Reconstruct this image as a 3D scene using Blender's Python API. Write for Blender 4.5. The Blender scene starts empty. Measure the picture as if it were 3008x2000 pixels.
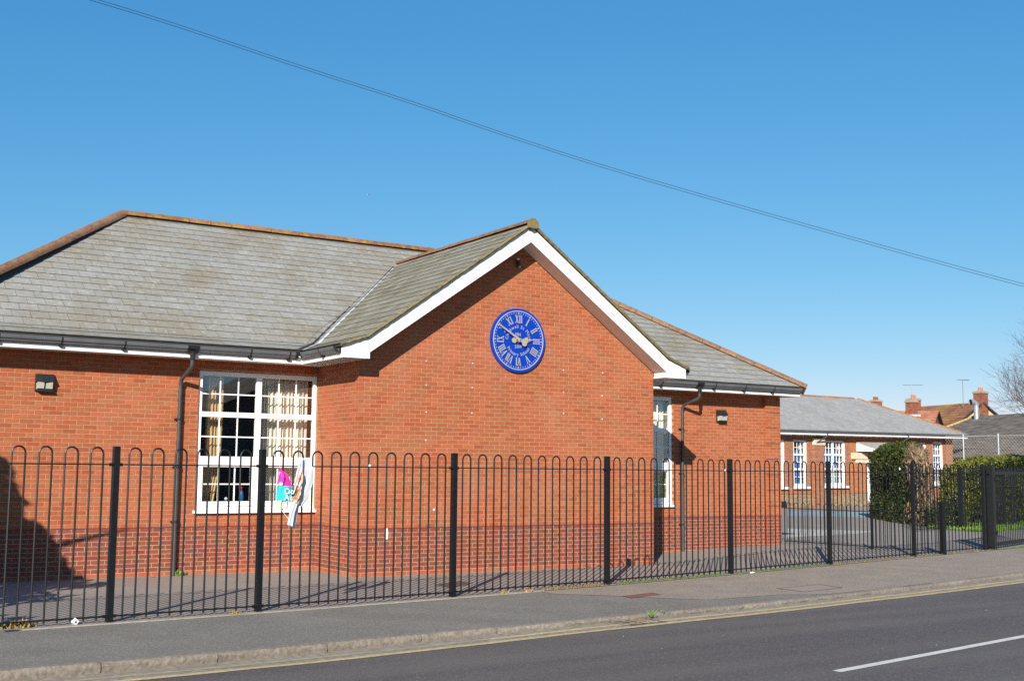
import bpy, math, random
import numpy as np
from mathutils import Vector, Matrix
random.seed(7)
rnd = random.random
def uni(a, b): return a + (b - a) * random.random()

S = bpy.context.scene
COL = S.collection
# ------------------------------------------------------------------ camera
PITCH, ROLL, YAW = 0.108, 0.0093, 0.5696
CAM = Vector((-8.999, -19.0164, 1.0374))
FWD = Vector((math.sin(YAW) * math.cos(PITCH), math.cos(YAW) * math.cos(PITCH), math.sin(PITCH)))
_r = Vector((math.cos(YAW), -math.sin(YAW), 0)); _u = _r.cross(FWD)
RGT = _r * math.cos(ROLL) + _u * math.sin(ROLL)
UPV = -_r * math.sin(ROLL) + _u * math.cos(ROLL)
cd = bpy.data.cameras.new('camera'); cam = bpy.data.objects.new('camera', cd); COL.objects.link(cam)
cd.sensor_width = 36; cd.lens = 3507.49 / 3008 * 36; cd.clip_start = .1; cd.clip_end = 3000
m = Matrix.Identity(4)
for i in range(3):
    m[i][0], m[i][1], m[i][2], m[i][3] = RGT[i], UPV[i], -FWD[i], CAM[i]
cam.matrix_world = m
S.camera = cam
# ------------------------------------------------------------------ world and sun
LD = Vector((.94, 1.0, -.66)).normalized()          # direction the sunlight travels
EL = math.asin(-LD.z)
w = bpy.data.worlds.new('World'); S.world = w; w.use_nodes = True
nt = w.node_tree; bg = nt.nodes['Background']
sk = nt.nodes.new('ShaderNodeTexSky'); sk.sky_type = 'NISHITA'; sk.sun_disc = False
sk.sun_elevation = EL; sk.sun_rotation = math.atan2(-LD.x, -LD.y)
sk.air_density = 1.0; sk.dust_density = 0.0; sk.ozone_density = 8.0; sk.altitude = 0
# the same response curve for the whole sky: deep blue above, paler but not white at the horizon
SKS = .12; EXPO = .72
sep = nt.nodes.new('ShaderNodeSeparateColor'); cmb = nt.nodes.new('ShaderNodeCombineColor'); nt.links.new(sk.outputs[0], sep.inputs[0])
for i, (a_, e_) in enumerate(((1.20, 1.32), (.785, .75), (.81, .50))):
    p_ = nt.nodes.new('ShaderNodeMath'); p_.operation = 'POWER'; p_.inputs[1].default_value = e_
    q_ = nt.nodes.new('ShaderNodeMath'); q_.operation = 'MULTIPLY'; q_.inputs[1].default_value = a_*.14**e_/SKS/2**EXPO
    nt.links.new(sep.outputs[i], p_.inputs[0]); nt.links.new(p_.outputs[0], q_.inputs[0]); nt.links.new(q_.outputs[0], cmb.inputs[i])
nt.links.new(cmb.outputs[0], bg.inputs[0]); bg.inputs[1].default_value = SKS
sl = bpy.data.lights.new('sun', 'SUN'); sl.energy = 5.0; sl.angle = math.radians(.35); sl.color = (1, .93, .82)
so = bpy.data.objects.new('sun', sl); COL.objects.link(so)
so.rotation_euler = LD.to_track_quat('-Z', 'Y').to_euler(); so.location = (-20, -20, 20)
S.view_settings.view_transform = 'Standard'; S.view_settings.look = 'None'
S.view_settings.exposure = EXPO; S.view_settings.gamma = 1
S.view_settings.use_curve_mapping = False
S.render.engine = 'CYCLES'; S.cycles.max_bounces = 8; S.cycles.use_denoising = False; S.cycles.sample_clamp_indirect = 2.5; S.cycles.transparent_max_bounces = 24

# ------------------------------------------------------------------ mesh helpers
class MB:
    def __init__(s): s.v = []; s.f = []; s.t = []; s.e = {}
    def quad(s, a, b, c, d, t=None): s.poly([a, b, c, d], t)
    def poly(s, pts, t=None):
        n = len(s.v); s.v += [tuple(p) for p in pts]; s.f.append(tuple(range(n, n + len(pts)))); s.t.append(rnd() if t is None else t)
    def add(s, vs, fs, t=None, edge=None):
        n = len(s.v)
        if edge:
            for k in edge: s.e[len(s.f)+k] = 1
        s.v += [tuple(p) for p in vs]
        t = rnd() if t is None else t
        for f in fs: s.f.append(tuple(i + n for i in f)); s.t.append(t)
    def box(s, x0, x1, y0, y1, z0, z1, t=None):
        s.add([(x0,y0,z0),(x1,y0,z0),(x1,y1,z0),(x0,y1,z0),(x0,y0,z1),(x1,y0,z1),(x1,y1,z1),(x0,y1,z1)],
              [(0,3,2,1),(4,5,6,7),(0,1,5,4),(1,2,6,5),(2,3,7,6),(3,0,4,7)], t)
    def obox(s, o, u, v, w, t=None):            # box from corner o with edge vectors u, v, w
        o, u, v, w = map(Vector, (o, u, v, w))
        if u.cross(v).dot(w) < 0: u, v = v, u
        s.add([o, o+u, o+u+v, o+v, o+w, o+u+w, o+u+v+w, o+v+w],
              [(0,3,2,1),(4,5,6,7),(0,1,5,4),(1,2,6,5),(2,3,7,6),(3,0,4,7)], t)
    def prism(s, pts, d, t=None):               # polygon pts extruded by vector d
        d = Vector(d); pts = [Vector(p) for p in pts]; n = len(pts)
        nrm = Vector((0,0,0))
        for i in range(n): nrm += pts[i].cross(pts[(i+1) % n])
        if nrm.dot(d) > 0: pts = pts[::-1]
        vs = pts + [p + d for p in pts]
        fs = [tuple(range(n)), tuple(range(2*n-1, n-1, -1))]
        fs += [((i+1) % n, i, i+n, (i+1) % n + n) for i in range(n)]
        s.add(vs, fs, t)
    def tube(s, pts, r, n=8, t=None, caps=True, rs=None):
        pts = [Vector(p) for p in pts]; t = rnd() if t is None else t
        vs = []; fs = []; up = None
        for i, p in enumerate(pts):
            a = pts[max(i-1, 0)]; b = pts[min(i+1, len(pts)-1)]
            d = (b - a).normalized()
            if up is None: up = Vector((0,0,1)) if abs(d.z) < .9 else Vector((1,0,0))
            x = d.cross(up).normalized(); y = x.cross(d).normalized(); up = y
            rr = rs[i] if rs else r
            for k in range(n):
                q = 2*math.pi*k/n; vs.append(p + x*math.cos(q)*rr + y*math.sin(q)*rr)
        for i in range(len(pts)-1):
            for k in range(n):
                fs.append((i*n+k, i*n+(k+1) % n, (i+1)*n+(k+1) % n, (i+1)*n+k))
        if caps: fs.append(tuple(range(n-1, -1, -1))); fs.append(tuple((len(pts)-1)*n+k for k in range(n)))
        s.add(vs, fs, t)
    def disc(s, c, r, nrm, h, n=32, t=None):
        c = Vector(c); nrm = Vector(nrm).normalized()
        s.tube([c, c + nrm*h], r, n, t)
    def mesh(s, name, mat, smooth=False):
        me = bpy.data.meshes.new(name); me.from_pydata(s.v, [], s.f); me.update()
        if mat: me.materials.append(mat)
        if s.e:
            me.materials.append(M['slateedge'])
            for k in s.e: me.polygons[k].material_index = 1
        at = me.attributes.new('tone', 'FLOAT', 'FACE'); at.data.foreach_set('value', s.t)
        if smooth:
            me.polygons.foreach_set('use_smooth', [True]*len(me.polygons))
            try: me.set_sharp_from_angle(angle=math.radians(40))
            except Exception: pass
        return me
def link(name, me, parent=None, **kw):
    o = bpy.data.objects.new(name, me); COL.objects.link(o)
    if parent:
        o.parent = parent
        if parent.type == 'EMPTY' and not kw.get('local'): o.matrix_parent_inverse = Matrix.Translation(-parent.location)
    for k in ('label', 'category', 'group', 'kind'):
        if kw.get(k): o[k] = kw[k]
    return o
def build(mb, name, mat, parent=None, smooth=False, **kw):
    return link(name, mb.mesh(name, mat, smooth), parent, **kw)
def thing(name, label, cat, loc=(0,0,0), group=None, kind=None, rz=0):
    o = bpy.data.objects.new(name, None); COL.objects.link(o); o.location = loc; o.empty_display_size = .2
    o.rotation_euler.z = rz
    if label: o['label'] = label
    if cat: o['category'] = cat
    if group: o['group'] = group
    if kind: o['kind'] = kind
    return o
def copy_tree(o, loc=None, label=None, parent=None, rz=None):
    c = o.copy(); COL.objects.link(c)
    if parent: c.parent = parent
    if loc is not None: c.location = loc
    if label: c['label'] = label
    if rz is not None: c.rotation_euler.z = rz
    for ch in list(o.children): copy_tree(ch, parent=c)
    return c

# ------------------------------------------------------------------ materials
def mat(name, col, rough=.7, spec=.5, metal=0, noise=0, nscale=8, bump=0, bscale=60, tone=0, var=None, detail=4, coat=0, stain=0, stainscale=.6, staincol=None):
    """procedural material: base colour varied by noise and by each piece's own tone"""
    m = bpy.data.materials.new(name); m.use_nodes = True; t = m.node_tree; N = t.nodes; L = t.links
    b = N['Principled BSDF']; b.inputs['Roughness'].default_value = rough; b.inputs['Metallic'].default_value = metal
    b.inputs['Specular IOR Level'].default_value = spec
    if coat: b.inputs['Coat Weight'].default_value = coat; b.inputs['Coat Roughness'].default_value = .15
    tc = N.new('ShaderNodeTexCoord')
    cols = var or [col]
    if len(cols) > 1 or tone:
        at = N.new('ShaderNodeAttribute'); at.attribute_name = 'tone'
        oi = N.new('ShaderNodeObjectInfo')
        ad = N.new('ShaderNodeMath'); ad.operation = 'ADD'; L.new(at.outputs['Fac'], ad.inputs[0]); L.new(oi.outputs['Random'], ad.inputs[1])
        fr = N.new('ShaderNodeMath'); fr.operation = 'FRACT'; L.new(ad.outputs[0], fr.inputs[0])
    if len(cols) > 1:
        cr = N.new('ShaderNodeValToRGB'); el = cr.color_ramp.elements
        for i, c in enumerate(cols):
            p = i / (len(cols)-1)
            e = el[0] if i == 0 else (el[1] if i == 1 else el.new(p))
            e.position = p; e.color = (*c, 1)
        L.new(fr.outputs[0], cr.inputs[0]); out = cr.outputs[0]
    else:
        rgb = N.new('ShaderNodeRGB'); rgb.outputs[0].default_value = (*cols[0], 1); out = rgb.outputs[0]
    def scaled(out, fac, lo, hi):
        mr = N.new('ShaderNodeMapRange'); L.new(fac, mr.inputs[0]); mr.inputs[3].default_value = lo; mr.inputs[4].default_value = hi
        mx = N.new('ShaderNodeVectorMath'); mx.operation = 'SCALE'; L.new(out, mx.inputs[0]); L.new(mr.outputs[0], mx.inputs['Scale'])
        return mx.outputs[0]
    if tone and len(cols) <= 1: out = scaled(out, fr.outputs[0], 1-tone, 1+tone)
    if noise:
        no = N.new('ShaderNodeTexNoise'); no.inputs['Scale'].default_value = nscale; no.inputs['Detail'].default_value = detail
        L.new(tc.outputs['Object'], no.inputs['Vector'])
        mr0 = N.new('ShaderNodeMapRange'); mr0.inputs[1].default_value = .3; mr0.inputs[2].default_value = .7; L.new(no.outputs[0], mr0.inputs[0])
        out = scaled(out, mr0.outputs[0], 1-noise, 1+noise)
    if stain:
        no = N.new('ShaderNodeTexNoise'); no.inputs['Scale'].default_value = stainscale; no.inputs['Detail'].default_value = 6; no.inputs['Roughness'].default_value = .6
        L.new(tc.outputs['Object'], no.inputs['Vector'])
        mr = N.new('ShaderNodeMapRange'); mr.inputs[1].default_value = .45; mr.inputs[2].default_value = .68; mr.inputs[4].default_value = stain; L.new(no.outputs[0], mr.inputs[0])
        mx = N.new('ShaderNodeMix'); mx.data_type = 'RGBA'; L.new(mr.outputs[0], mx.inputs[0]); L.new(out, mx.inputs[6])
        mx.inputs[7].default_value = (*(staincol or [c*.6 for c in cols[0]]), 1); out = mx.outputs[2]
    L.new(out, b.inputs['Base Color'])
    if bump:
        nb = N.new('ShaderNodeTexNoise'); nb.inputs['Scale'].default_value = bscale; nb.inputs['Detail'].default_value = 3
        L.new(tc.outputs['Object'], nb.inputs['Vector'])
        bp = N.new('ShaderNodeBump'); bp.inputs['Strength'].default_value = bump; bp.inputs['Distance'].default_value = .01
        L.new(nb.outputs[0], bp.inputs['Height']); L.new(bp.outputs[0], b.inputs['Normal'])
    m['out'] = 1
    return m
def speckle(m, scale, amt, light=(.5,.48,.44), thr=.72, blend=1.0):
    """adds stone chips to an asphalt-like material"""
    t = m.node_tree; N = t.nodes; L = t.links; b = N['Principled BSDF']
    src = b.inputs['Base Color'].links[0].from_socket
    tc = N.new('ShaderNodeTexCoord')
    v = N.new('ShaderNodeTexVoronoi'); v.inputs['Scale'].default_value = scale; L.new(tc.outputs['Object'], v.inputs['Vector'])
    sx = N.new('ShaderNodeSeparateColor'); L.new(v.outputs['Color'], sx.inputs[0])
    mr = N.new('ShaderNodeMapRange'); mr.inputs[1].default_value = thr; mr.inputs[2].default_value = 1; mr.inputs[4].default_value = amt; L.new(sx.outputs[0], mr.inputs[0])
    mx = N.new('ShaderNodeMix'); mx.data_type = 'RGBA'; L.new(mr.outputs[0], mx.inputs[0]); L.new(src, mx.inputs[6]); mx.inputs[7].default_value = (*light, 1)
    L.new(mx.outputs[2], b.inputs['Base Color']); return m
M = {}
M['brick'] = mat('facing_brick', None, .85, .25, var=[(.270,.066,.028),(.325,.087,.036),(.30,.077,.032),(.365,.108,.047),(.31,.090,.045),(.34,.095,.038)], noise=.13, nscale=30, bump=.25, bscale=220, stain=.35, stainscale=.8, staincol=(.42,.15,.085))
M['plinthbrick'] = mat('plinth_brick', None, .85, .25, var=[(.225,.050,.030),(.26,.064,.037),(.195,.055,.040),(.215,.048,.030),(.245,.066,.041),(.17,.058,.048),(.235,.057,.034)], noise=.25, nscale=35, bump=.3, bscale=200)
M['basebrick'] = mat('base_course_brick', None, .85, .25, var=[(.32,.07,.033),(.37,.085,.04)], noise=.2, nscale=30, stain=.5, stainscale=1.5, staincol=(.30,.19,.12))
M['mortar'] = mat('mortar', (.37,.25,.135), .95, .1, noise=.15, nscale=20)
M['plinthmortar'] = mat('plinth_mortar', (.36,.26,.155), .95, .1, noise=.15, nscale=20)
M['dpc_and_groove_shade'] = mat('dpc_and_groove_shade', (.06,.04,.045), .7)
M['slateedge'] = mat('slate_edge', (.085,.08,.065), .9, .1)  # cut-edge dirt plus the shade between courses, put into one dark colour
M['slate'] = mat('roof_slate', None, .75, .35, var=[(.22,.218,.20),(.245,.243,.225),(.235,.23,.208),(.26,.258,.24),(.225,.212,.178),(.24,.238,.22)], noise=.1, nscale=9, bump=.15, bscale=60, stain=.7, stainscale=.8, staincol=(.185,.158,.105))
M['slate2'] = mat('mossy_slate', None, .8, .3, var=[(.17,.155,.11),(.20,.185,.135),(.22,.21,.165),(.15,.13,.085),(.19,.18,.14)], noise=.25, nscale=14, bump=.2, bscale=60, stain=.5, stainscale=1.2, staincol=(.24,.23,.20))
M['slate3'] = mat('far_slate', None, .8, .3, var=[(.27,.27,.26),(.30,.30,.29),(.29,.28,.265),(.32,.32,.31)], noise=.12, nscale=4, stain=.4, stainscale=.7, staincol=(.22,.20,.16))
M['lichen'] = mat('ridge_tile', (.225,.088,.040), .9, .2, tone=.2, noise=.35, nscale=26, bump=.4, bscale=60, stain=.8, stainscale=7, staincol=(.32,.20,.03))
M['hiptile'] = mat('hip_tile', (.20,.095,.058), .9, .2, tone=.18, noise=.35, nscale=22, bump=.5, bscale=60, stain=.6, stainscale=6, staincol=(.22,.17,.08))
M['orangetile'] = mat('orange_tile', (.30,.12,.05), .9, .2, tone=.15, noise=.2, nscale=12, stain=.3, stainscale=3, staincol=(.45,.30,.08))
M['verge'] = mat('verge_mortar', (.155,.13,.072), .95, .1, noise=.35, nscale=22, bump=.6, bscale=40, stain=.6, stainscale=5, staincol=(.24,.17,.05))
M['white'] = mat('white_upvc', (.80,.80,.79), .35, .45, noise=.015, nscale=3)
M['whitewood'] = mat('white_fascia', (.80,.80,.78), .5, .4, noise=.03, nscale=2, stain=.12, stainscale=3, staincol=(.5,.5,.45))
M['soffit'] = mat('soffit', (.74,.70,.63), .6, .3, noise=.04, nscale=4)
M['gutter'] = mat('gutter_plastic', (.10,.108,.118), .35, .5, noise=.15, nscale=4, stain=.4, stainscale=4, staincol=(.11,.11,.11))
M['gutterjoint'] = mat('gutter_joint', (.014,.015,.018), .45, .4)
M['pipe'] = mat('downpipe_plastic', (.05,.048,.046), .4, .5, noise=.2, nscale=6)
M['lead'] = mat('lead_flashing', (.50,.53,.60), .4, .5, noise=.15, nscale=5)
M['darkgap'] = mat('dark_bedding', (.03,.028,.026), .9)
M['fence'] = mat('fence_paint', (.0065,.0075,.0085), .42, .35, noise=.3, nscale=20)
M['black'] = mat('black_plastic', (.015,.016,.018), .45)
M['lens'] = mat('lamp_lens', (.36,.36,.30), .25, .6, noise=.1, nscale=25)
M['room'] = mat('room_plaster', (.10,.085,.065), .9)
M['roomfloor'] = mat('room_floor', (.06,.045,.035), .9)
M['curtain'] = mat('curtain_cloth', (.80,.75,.66), .9, .1, noise=.06, nscale=9)
M['curtain2'] = mat('curtain_gold', (.70,.50,.27), .9, .1, noise=.08, nscale=9)
M['red'] = mat('red_plastic', (.6,.03,.02), .4)
M['blue'] = mat('blue_plastic', (.01,.12,.42), .35)
M['green'] = mat('green_plastic', (.02,.30,.16), .5)
M['clockblue'] = mat('clock_blue', (.002,.032,.33), .25, .4, noise=.04, nscale=5, coat=.2)
M['clocksilver'] = mat('clock_figures', (.31,.31,.285), .5, .5)
M['clockgold'] = mat('clock_hands', (.34,.305,.205), .45, .5, noise=.06, nscale=30)
M['clockring'] = mat('clock_ring', (.36,.40,.48), .2, .6)
M['brass'] = mat('brass', (.6,.4,.12), .3, metal=1)
M['pavement'] = speckle(mat('pavement_asphalt', (.175,.160,.136), .93, .2, noise=.10, nscale=1.2, bump=.5, bscale=160, stain=.35, stainscale=.7, staincol=(.135,.125,.11)), 75, .40, thr=.8)
M['pavement2'] = speckle(mat('pavement_brown', (.255,.208,.162), .93, .2, noise=.10, nscale=1.5, bump=.5, bscale=160, stain=.3, stainscale=.8, staincol=(.21,.172,.138)), 70, .45, thr=.75)
M['yard'] = speckle(mat('yard_asphalt', (.245,.208,.178), .93, .2, noise=.08, nscale=1.0, bump=.4, bscale=140, stain=.3, stainscale=.45, staincol=(.205,.18,.16)), 60, .3, thr=.8)
M['road'] = speckle(mat('road_asphalt', (.090,.078,.073), .82, .3, noise=.14, nscale=90, bump=.6, bscale=170, stain=.5, stainscale=.35, staincol=(.115,.101,.092)), 55, .32, (.34,.30,.25), thr=.84)
def tracks(m):
    t = m.node_tree; N = t.nodes; L = t.links; b = N['Principled BSDF']; src = b.inputs['Base Color'].links[0].from_socket
    tc = N.new('ShaderNodeTexCoord'); mp = N.new('ShaderNodeMapping'); mp.inputs['Rotation'].default_value = (0, 0, -.15); mp.inputs['Scale'].default_value = (.10, 1.3, 1)
    no = N.new('ShaderNodeTexNoise'); no.inputs['Scale'].default_value = 1.0; no.inputs['Detail'].default_value = 5; L.new(tc.outputs['Object'], mp.inputs[0]); L.new(mp.outputs[0], no.inputs['Vector'])
    mr = N.new('ShaderNodeMapRange'); mr.inputs[1].default_value = .42; mr.inputs[2].default_value = .66; mr.inputs[4].default_value = .6; L.new(no.outputs[0], mr.inputs[0])
    mx = N.new('ShaderNodeMix'); mx.data_type = 'RGBA'; L.new(mr.outputs[0], mx.inputs[0]); L.new(src, mx.inputs[6]); mx.inputs[7].default_value = (.135,.120,.104,1)
    L.new(mx.outputs[2], b.inputs['Base Color'])
tracks(M['road'])
M['dust'] = mat('gutter_dust', (.26,.225,.178), .95, .1, noise=.3, nscale=14, bump=.5, bscale=90, stain=.4, stainscale=3, staincol=(.18,.155,.125))
M['kerb'] = mat('kerb_granite', (.205,.175,.142), .9, .2, tone=.12, noise=.3, nscale=22, bump=1.0, bscale=24, stain=.5, stainscale=5, staincol=(.15,.125,.098))
M['edging'] = mat('concrete_edging', (.34,.31,.26), .9, .2, tone=.08, noise=.2, nscale=12)
M['yellow'] = mat('yellow_paint', (.47,.37,.19), .8, .2, noise=.25, nscale=24, stain=.5, stainscale=7, staincol=(.30,.24,.14))
M['paleyellow'] = mat('worn_yellow_paint', (.33,.28,.18), .9, .2, noise=.25, nscale=24, stain=.7, stainscale=6, staincol=(.22,.19,.145))
M['capstone'] = mat('chimney_cap', (.30,.24,.18), .9, .2, noise=.2, nscale=4)
M['whiteline'] = mat('white_paint', (.56,.54,.49), .75, .2, noise=.12, nscale=30, stain=.3, stainscale=6, staincol=(.33,.31,.28))
M['rust'] = mat('rusty_iron', (.20,.085,.06), .8, .3, noise=.25, nscale=25, bump=.4, bscale=90)
M['iron'] = mat('cast_iron', (.10,.075,.06), .7, .4, noise=.3, nscale=20)
M['concrete'] = mat('concrete_infill', (.27,.22,.185), .92, .2, noise=.1, nscale=20, bump=.3, bscale=100)
M['oldbrick'] = None
M['stone'] = mat('pale_stone', (.60,.52,.38), .85, .2, noise=.15, nscale=3)
M['blind'] = mat('blue_display', (.008,.17,.50), .6, noise=.2, nscale=1.5)
M['teal'] = mat('teal_sheet', (.06,.42,.50), .6)
M['orangepaper'] = mat('orange_notice', (.75,.20,.07), .6)
M['whitedoor'] = mat('white_door', (.78,.79,.80), .5, noise=.02)
M['galv'] = mat('galvanised_duct', (.45,.49,.50), .35, .5, metal=.7, noise=.2, nscale=3)
M['redtile'] = mat('clay_tiles', None, .9, .2, var=[(.22,.098,.058),(.26,.115,.068),(.19,.085,.052),(.24,.12,.072)], noise=.3, nscale=2.5, stain=.7, stainscale=.55, staincol=(.30,.20,.05))
M['redtile2'] = mat('orange_clay_tiles', None, .9, .2, var=[(.27,.105,.062),(.32,.125,.072),(.23,.095,.056)], noise=.25, nscale=2.5, stain=.5, stainscale=2, staincol=(.45,.35,.25))
M['greytile'] = mat('weathered_tiles', None, .9, .2, var=[(.12,.105,.09),(.16,.14,.12),(.10,.088,.078),(.14,.125,.105)], noise=.35, nscale=2.5, stain=.6, stainscale=1.4, staincol=(.24,.20,.16))
M['yellowverge'] = mat('lichened_verge', (.42,.29,.09), .9, noise=.3, nscale=5)
M['chimbrick'] = mat('chimney_brick', (.24,.085,.055), .9, .2, noise=.35, nscale=5, stain=.4, stainscale=2, staincol=(.13,.07,.05))
M['pots'] = mat('chimney_pot', (.42,.15,.10), .8, noise=.15, nscale=5)
M['render'] = mat('tan_render', (.46,.36,.20), .9, noise=.1, nscale=1.5)
M['aerial'] = mat('aerial_metal', (.28,.22,.20), .4, metal=.5)
M['post'] = mat('steel_post', (.42,.45,.50), .5, .5, noise=.1, nscale=3)
M['mesh'] = mat('mesh_wire', (.40,.36,.31), .6)
M['trunk'] = mat('bark', (.10,.075,.055), .9, .2, noise=.3, nscale=9, bump=.5, bscale=20)
M['twig'] = mat('twig', (.085,.052,.048), .9, .2, tone=.25)
M['leaf'] = mat('hedge_leaf', None, .7, .2, var=[(.020,.036,.009),(.038,.056,.011),(.058,.078,.015),(.028,.045,.010),(.06,.066,.016),(.085,.086,.02)])
M['leaf2'] = mat('olive_leaf', None, .55, .4, var=[(.14,.15,.022),(.18,.185,.03),(.10,.12,.02),(.20,.185,.035)])
M['deadleaf'] = mat('dead_twig', None, .85, .2, var=[(.24,.165,.10),(.17,.115,.07),(.30,.22,.14),(.11,.075,.045)])
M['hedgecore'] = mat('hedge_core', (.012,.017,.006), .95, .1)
M['grass'] = mat('grass_blade', None, .6, .3, var=[(.09,.20,.02),(.14,.26,.03),(.07,.15,.02),(.22,.26,.06)])
M['drygrass'] = mat('dry_weed', None, .8, .2, var=[(.34,.22,.08),(.26,.15,.06),(.20,.20,.05),(.42,.30,.12)])
M['soil'] = mat('soil', (.10,.085,.045), .95, .1, noise=.4, nscale=6)
M['lawn'] = mat('lawn', (.10,.17,.03), .95, .1, noise=.35, nscale=4)
M['paper'] = mat('white_paper', (.80,.80,.80), .6)
M['wire'] = mat('cable', (.035,.05,.07), .5)
M['farhouse'] = mat('plain_wall', (.16,.12,.10), .9)
M['bird'] = mat('gull', (.75,.72,.68), .8)
M['pink'] = mat('banner_pink', (.62,.03,.30), .3, .5, noise=.12, nscale=14)
M['cyan'] = mat('banner_teal', (.03,.47,.50), .3, .5, noise=.10, nscale=14)
M['peach'] = mat('banner_peach', (.75,.47,.30), .4, .5, noise=.15, nscale=20)
M['bannerwhite'] = mat('banner_back', (.50,.52,.56), .4, .5, noise=.05, nscale=14)
M['picture'] = mat('banner_photo', (.55,.30,.20), .4, .5, noise=.9, nscale=14, stain=.9, stainscale=12, staincol=(.10,.06,.05))
M['blanket'] = mat('pale_paving', (.44,.41,.35), .9, noise=.15, nscale=4)
M['bluepaint'] = mat('pale_blue_paint', (.235,.27,.30), .85, noise=.15, nscale=2)
M['tealpaint'] = mat('pale_teal_paint', (.215,.30,.29), .85, noise=.15, nscale=2)

def glass_mat(name, tint=(.96,.98,.98), refl=1.0):
    m = bpy.data.materials.new(name); m.use_nodes = True; t = m.node_tree; N = t.nodes; L = t.links
    for n in list(N):
        if n.type != 'OUTPUT_MATERIAL': N.remove(n)
    out = [n for n in N if n.type == 'OUTPUT_MATERIAL'][0]
    tr = N.new('ShaderNodeBsdfTransparent'); tr.inputs[0].default_value = (*tint, 1)
    gl = N.new('ShaderNodeBsdfGlossy'); gl.inputs['Roughness'].default_value = .02
    lw = N.new('ShaderNodeLayerWeight'); lw.inputs['Blend'].default_value = .5
    pw = N.new('ShaderNodeMath'); pw.operation = 'POWER'; pw.inputs[1].default_value = 3.5; L.new(lw.outputs['Facing'], pw.inputs[0])
    mu = N.new('ShaderNodeMath'); mu.operation = 'MULTIPLY_ADD'; mu.inputs[1].default_value = .9; mu.inputs[2].default_value = .13*refl; mu.use_clamp = True
    L.new(pw.outputs[0], mu.inputs[0])
    mx = N.new('ShaderNodeMixShader'); L.new(mu.outputs[0], mx.inputs[0]); L.new(tr.outputs[0], mx.inputs[1]); L.new(gl.outputs[0], mx.inputs[2])
    L.new(mx.outputs[0], out.inputs[0]); return m
speckle(M['slate'], 22, .45, (.42,.41,.36), thr=.90)
M['glass'] = glass_mat('window_glass')
def oldbrick(name, c1, c2, mortar, sx=1.0):
    """fine brickwork for the far school wing, laid in the wing's own axes"""
    m = mat(name, c1, .9, .2, noise=.15, nscale=1.5); t = m.node_tree; N = t.nodes; L = t.links; b = N['Principled BSDF']
    tc = N.new('ShaderNodeTexCoord'); mp = N.new('ShaderNodeMapping'); mp.inputs['Rotation'].default_value = (math.pi/2, 0, 0)
    L.new(tc.outputs['Object'], mp.inputs[0])
    br = N.new('ShaderNodeTexBrick'); br.inputs['Scale'].default_value = 1; br.inputs['Brick Width'].default_value = .225; br.inputs['Row Height'].default_value = .075
    br.inputs['Mortar Size'].default_value = .006; br.inputs['Color1'].default_value = (*c1, 1); br.inputs['Color2'].default_value = (*c2, 1); br.inputs['Mortar'].default_value = (*mortar, 1)
    L.new(mp.outputs[0], br.inputs['Vector'])
    no = N.new('ShaderNodeTexNoise'); no.inputs['Scale'].default_value = 9; no.inputs['Detail'].default_value = 3; L.new(tc.outputs['Object'], no.inputs['Vector'])
    mr = N.new('ShaderNodeMapRange'); mr.inputs[1].default_value = .3; mr.inputs[2].default_value = .7; mr.inputs[3].default_value = .72; mr.inputs[4].default_value = 1.25; L.new(no.outputs[0], mr.inputs[0])
    sc = N.new('ShaderNodeVectorMath'); sc.operation = 'SCALE'; L.new(br.outputs[0], sc.inputs[0]); L.new(mr.outputs[0], sc.inputs['Scale'])
    L.new(sc.outputs[0], b.inputs['Base Color'])
    bp = N.new('ShaderNodeBump'); bp.inputs['Distance'].default_value = .006; bp.invert = True; L.new(br.outputs['Fac'], bp.inputs['Height']); L.new(bp.outputs[0], b.inputs['Normal'])
    return m
M['oldbrick'] = oldbrick('old_red_brick', (.36,.13,.07), (.25,.085,.05), (.40,.30,.19))
M['oldorange'] = oldbrick('old_orange_brick', (.44,.13,.045), (.37,.10,.04), (.46,.33,.20))
M['oldplinth'] = oldbrick('old_stock_brick', (.33,.22,.13), (.21,.13,.085), (.40,.33,.22))
# ------------------------------------------------------------------ ground
def interp(tab, x):
    if x <= tab[0][0]: return tab[0][1]
    for (a, p), (b, q) in zip(tab, tab[1:]):
        if x <= b: return p + (q-p)*(x-a)/(b-a)
    return tab[-1][1]
KERB = [(-40,-7.75),(-14,-7.32),(-6.9,-7.13),(-5.3,-7.05),(-2.5,-6.86),(.256,-6.6),(3.59,-6.23),(7.6,-5.60),(11.77,-4.81),(20,-3.1),(40,1.7),(90,15)]
FEN = [(-11.8,-4.62),(-8.35,-4.33),(-5.149,-4.058),(-3.204,-3.875),(-.054,-3.485),(3.161,-3.007),(6.519,-2.359),(9.937,-1.629),(13.508,-.866),(17.09,-.112),(20.0,.50),(40,5.2),(90,18.5)]
RZ = [(-30,-.93),(-4,-.925),(0,-.887),(5,-.885),(12,-.90),(90,-.90)]
GZ = -.825
ky = lambda x: interp(KERB, x); fy = lambda x: interp(FEN, x); rz = lambda x: interp(RZ, x)
def strip(name, mt, f0, f1, zf, x0, x1, step=.5, **kw):
    """ground sheet between two lines that run along the street"""
    b = MB(); n = max(1, int(round((x1-x0)/step))); vs = []; fs = []
    for i in range(n+1):
        x = x0 + (x1-x0)*i/n; vs += [(x, f0(x), zf(x)), (x, f1(x), zf(x))]
        if i: fs.append((2*i-2, 2*i, 2*i+1, 2*i-1))
    b.add(vs, fs, .5); return build(b, name, mt, kind='structure', **kw)
b = MB(); b.quad((-1500,-1500,-1.05),(1500,-1500,-1.05),(1500,1500,-1.05),(-1500,1500,-1.05), .5); build(b, 'ground', M['lawn'], kind='structure')
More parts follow.
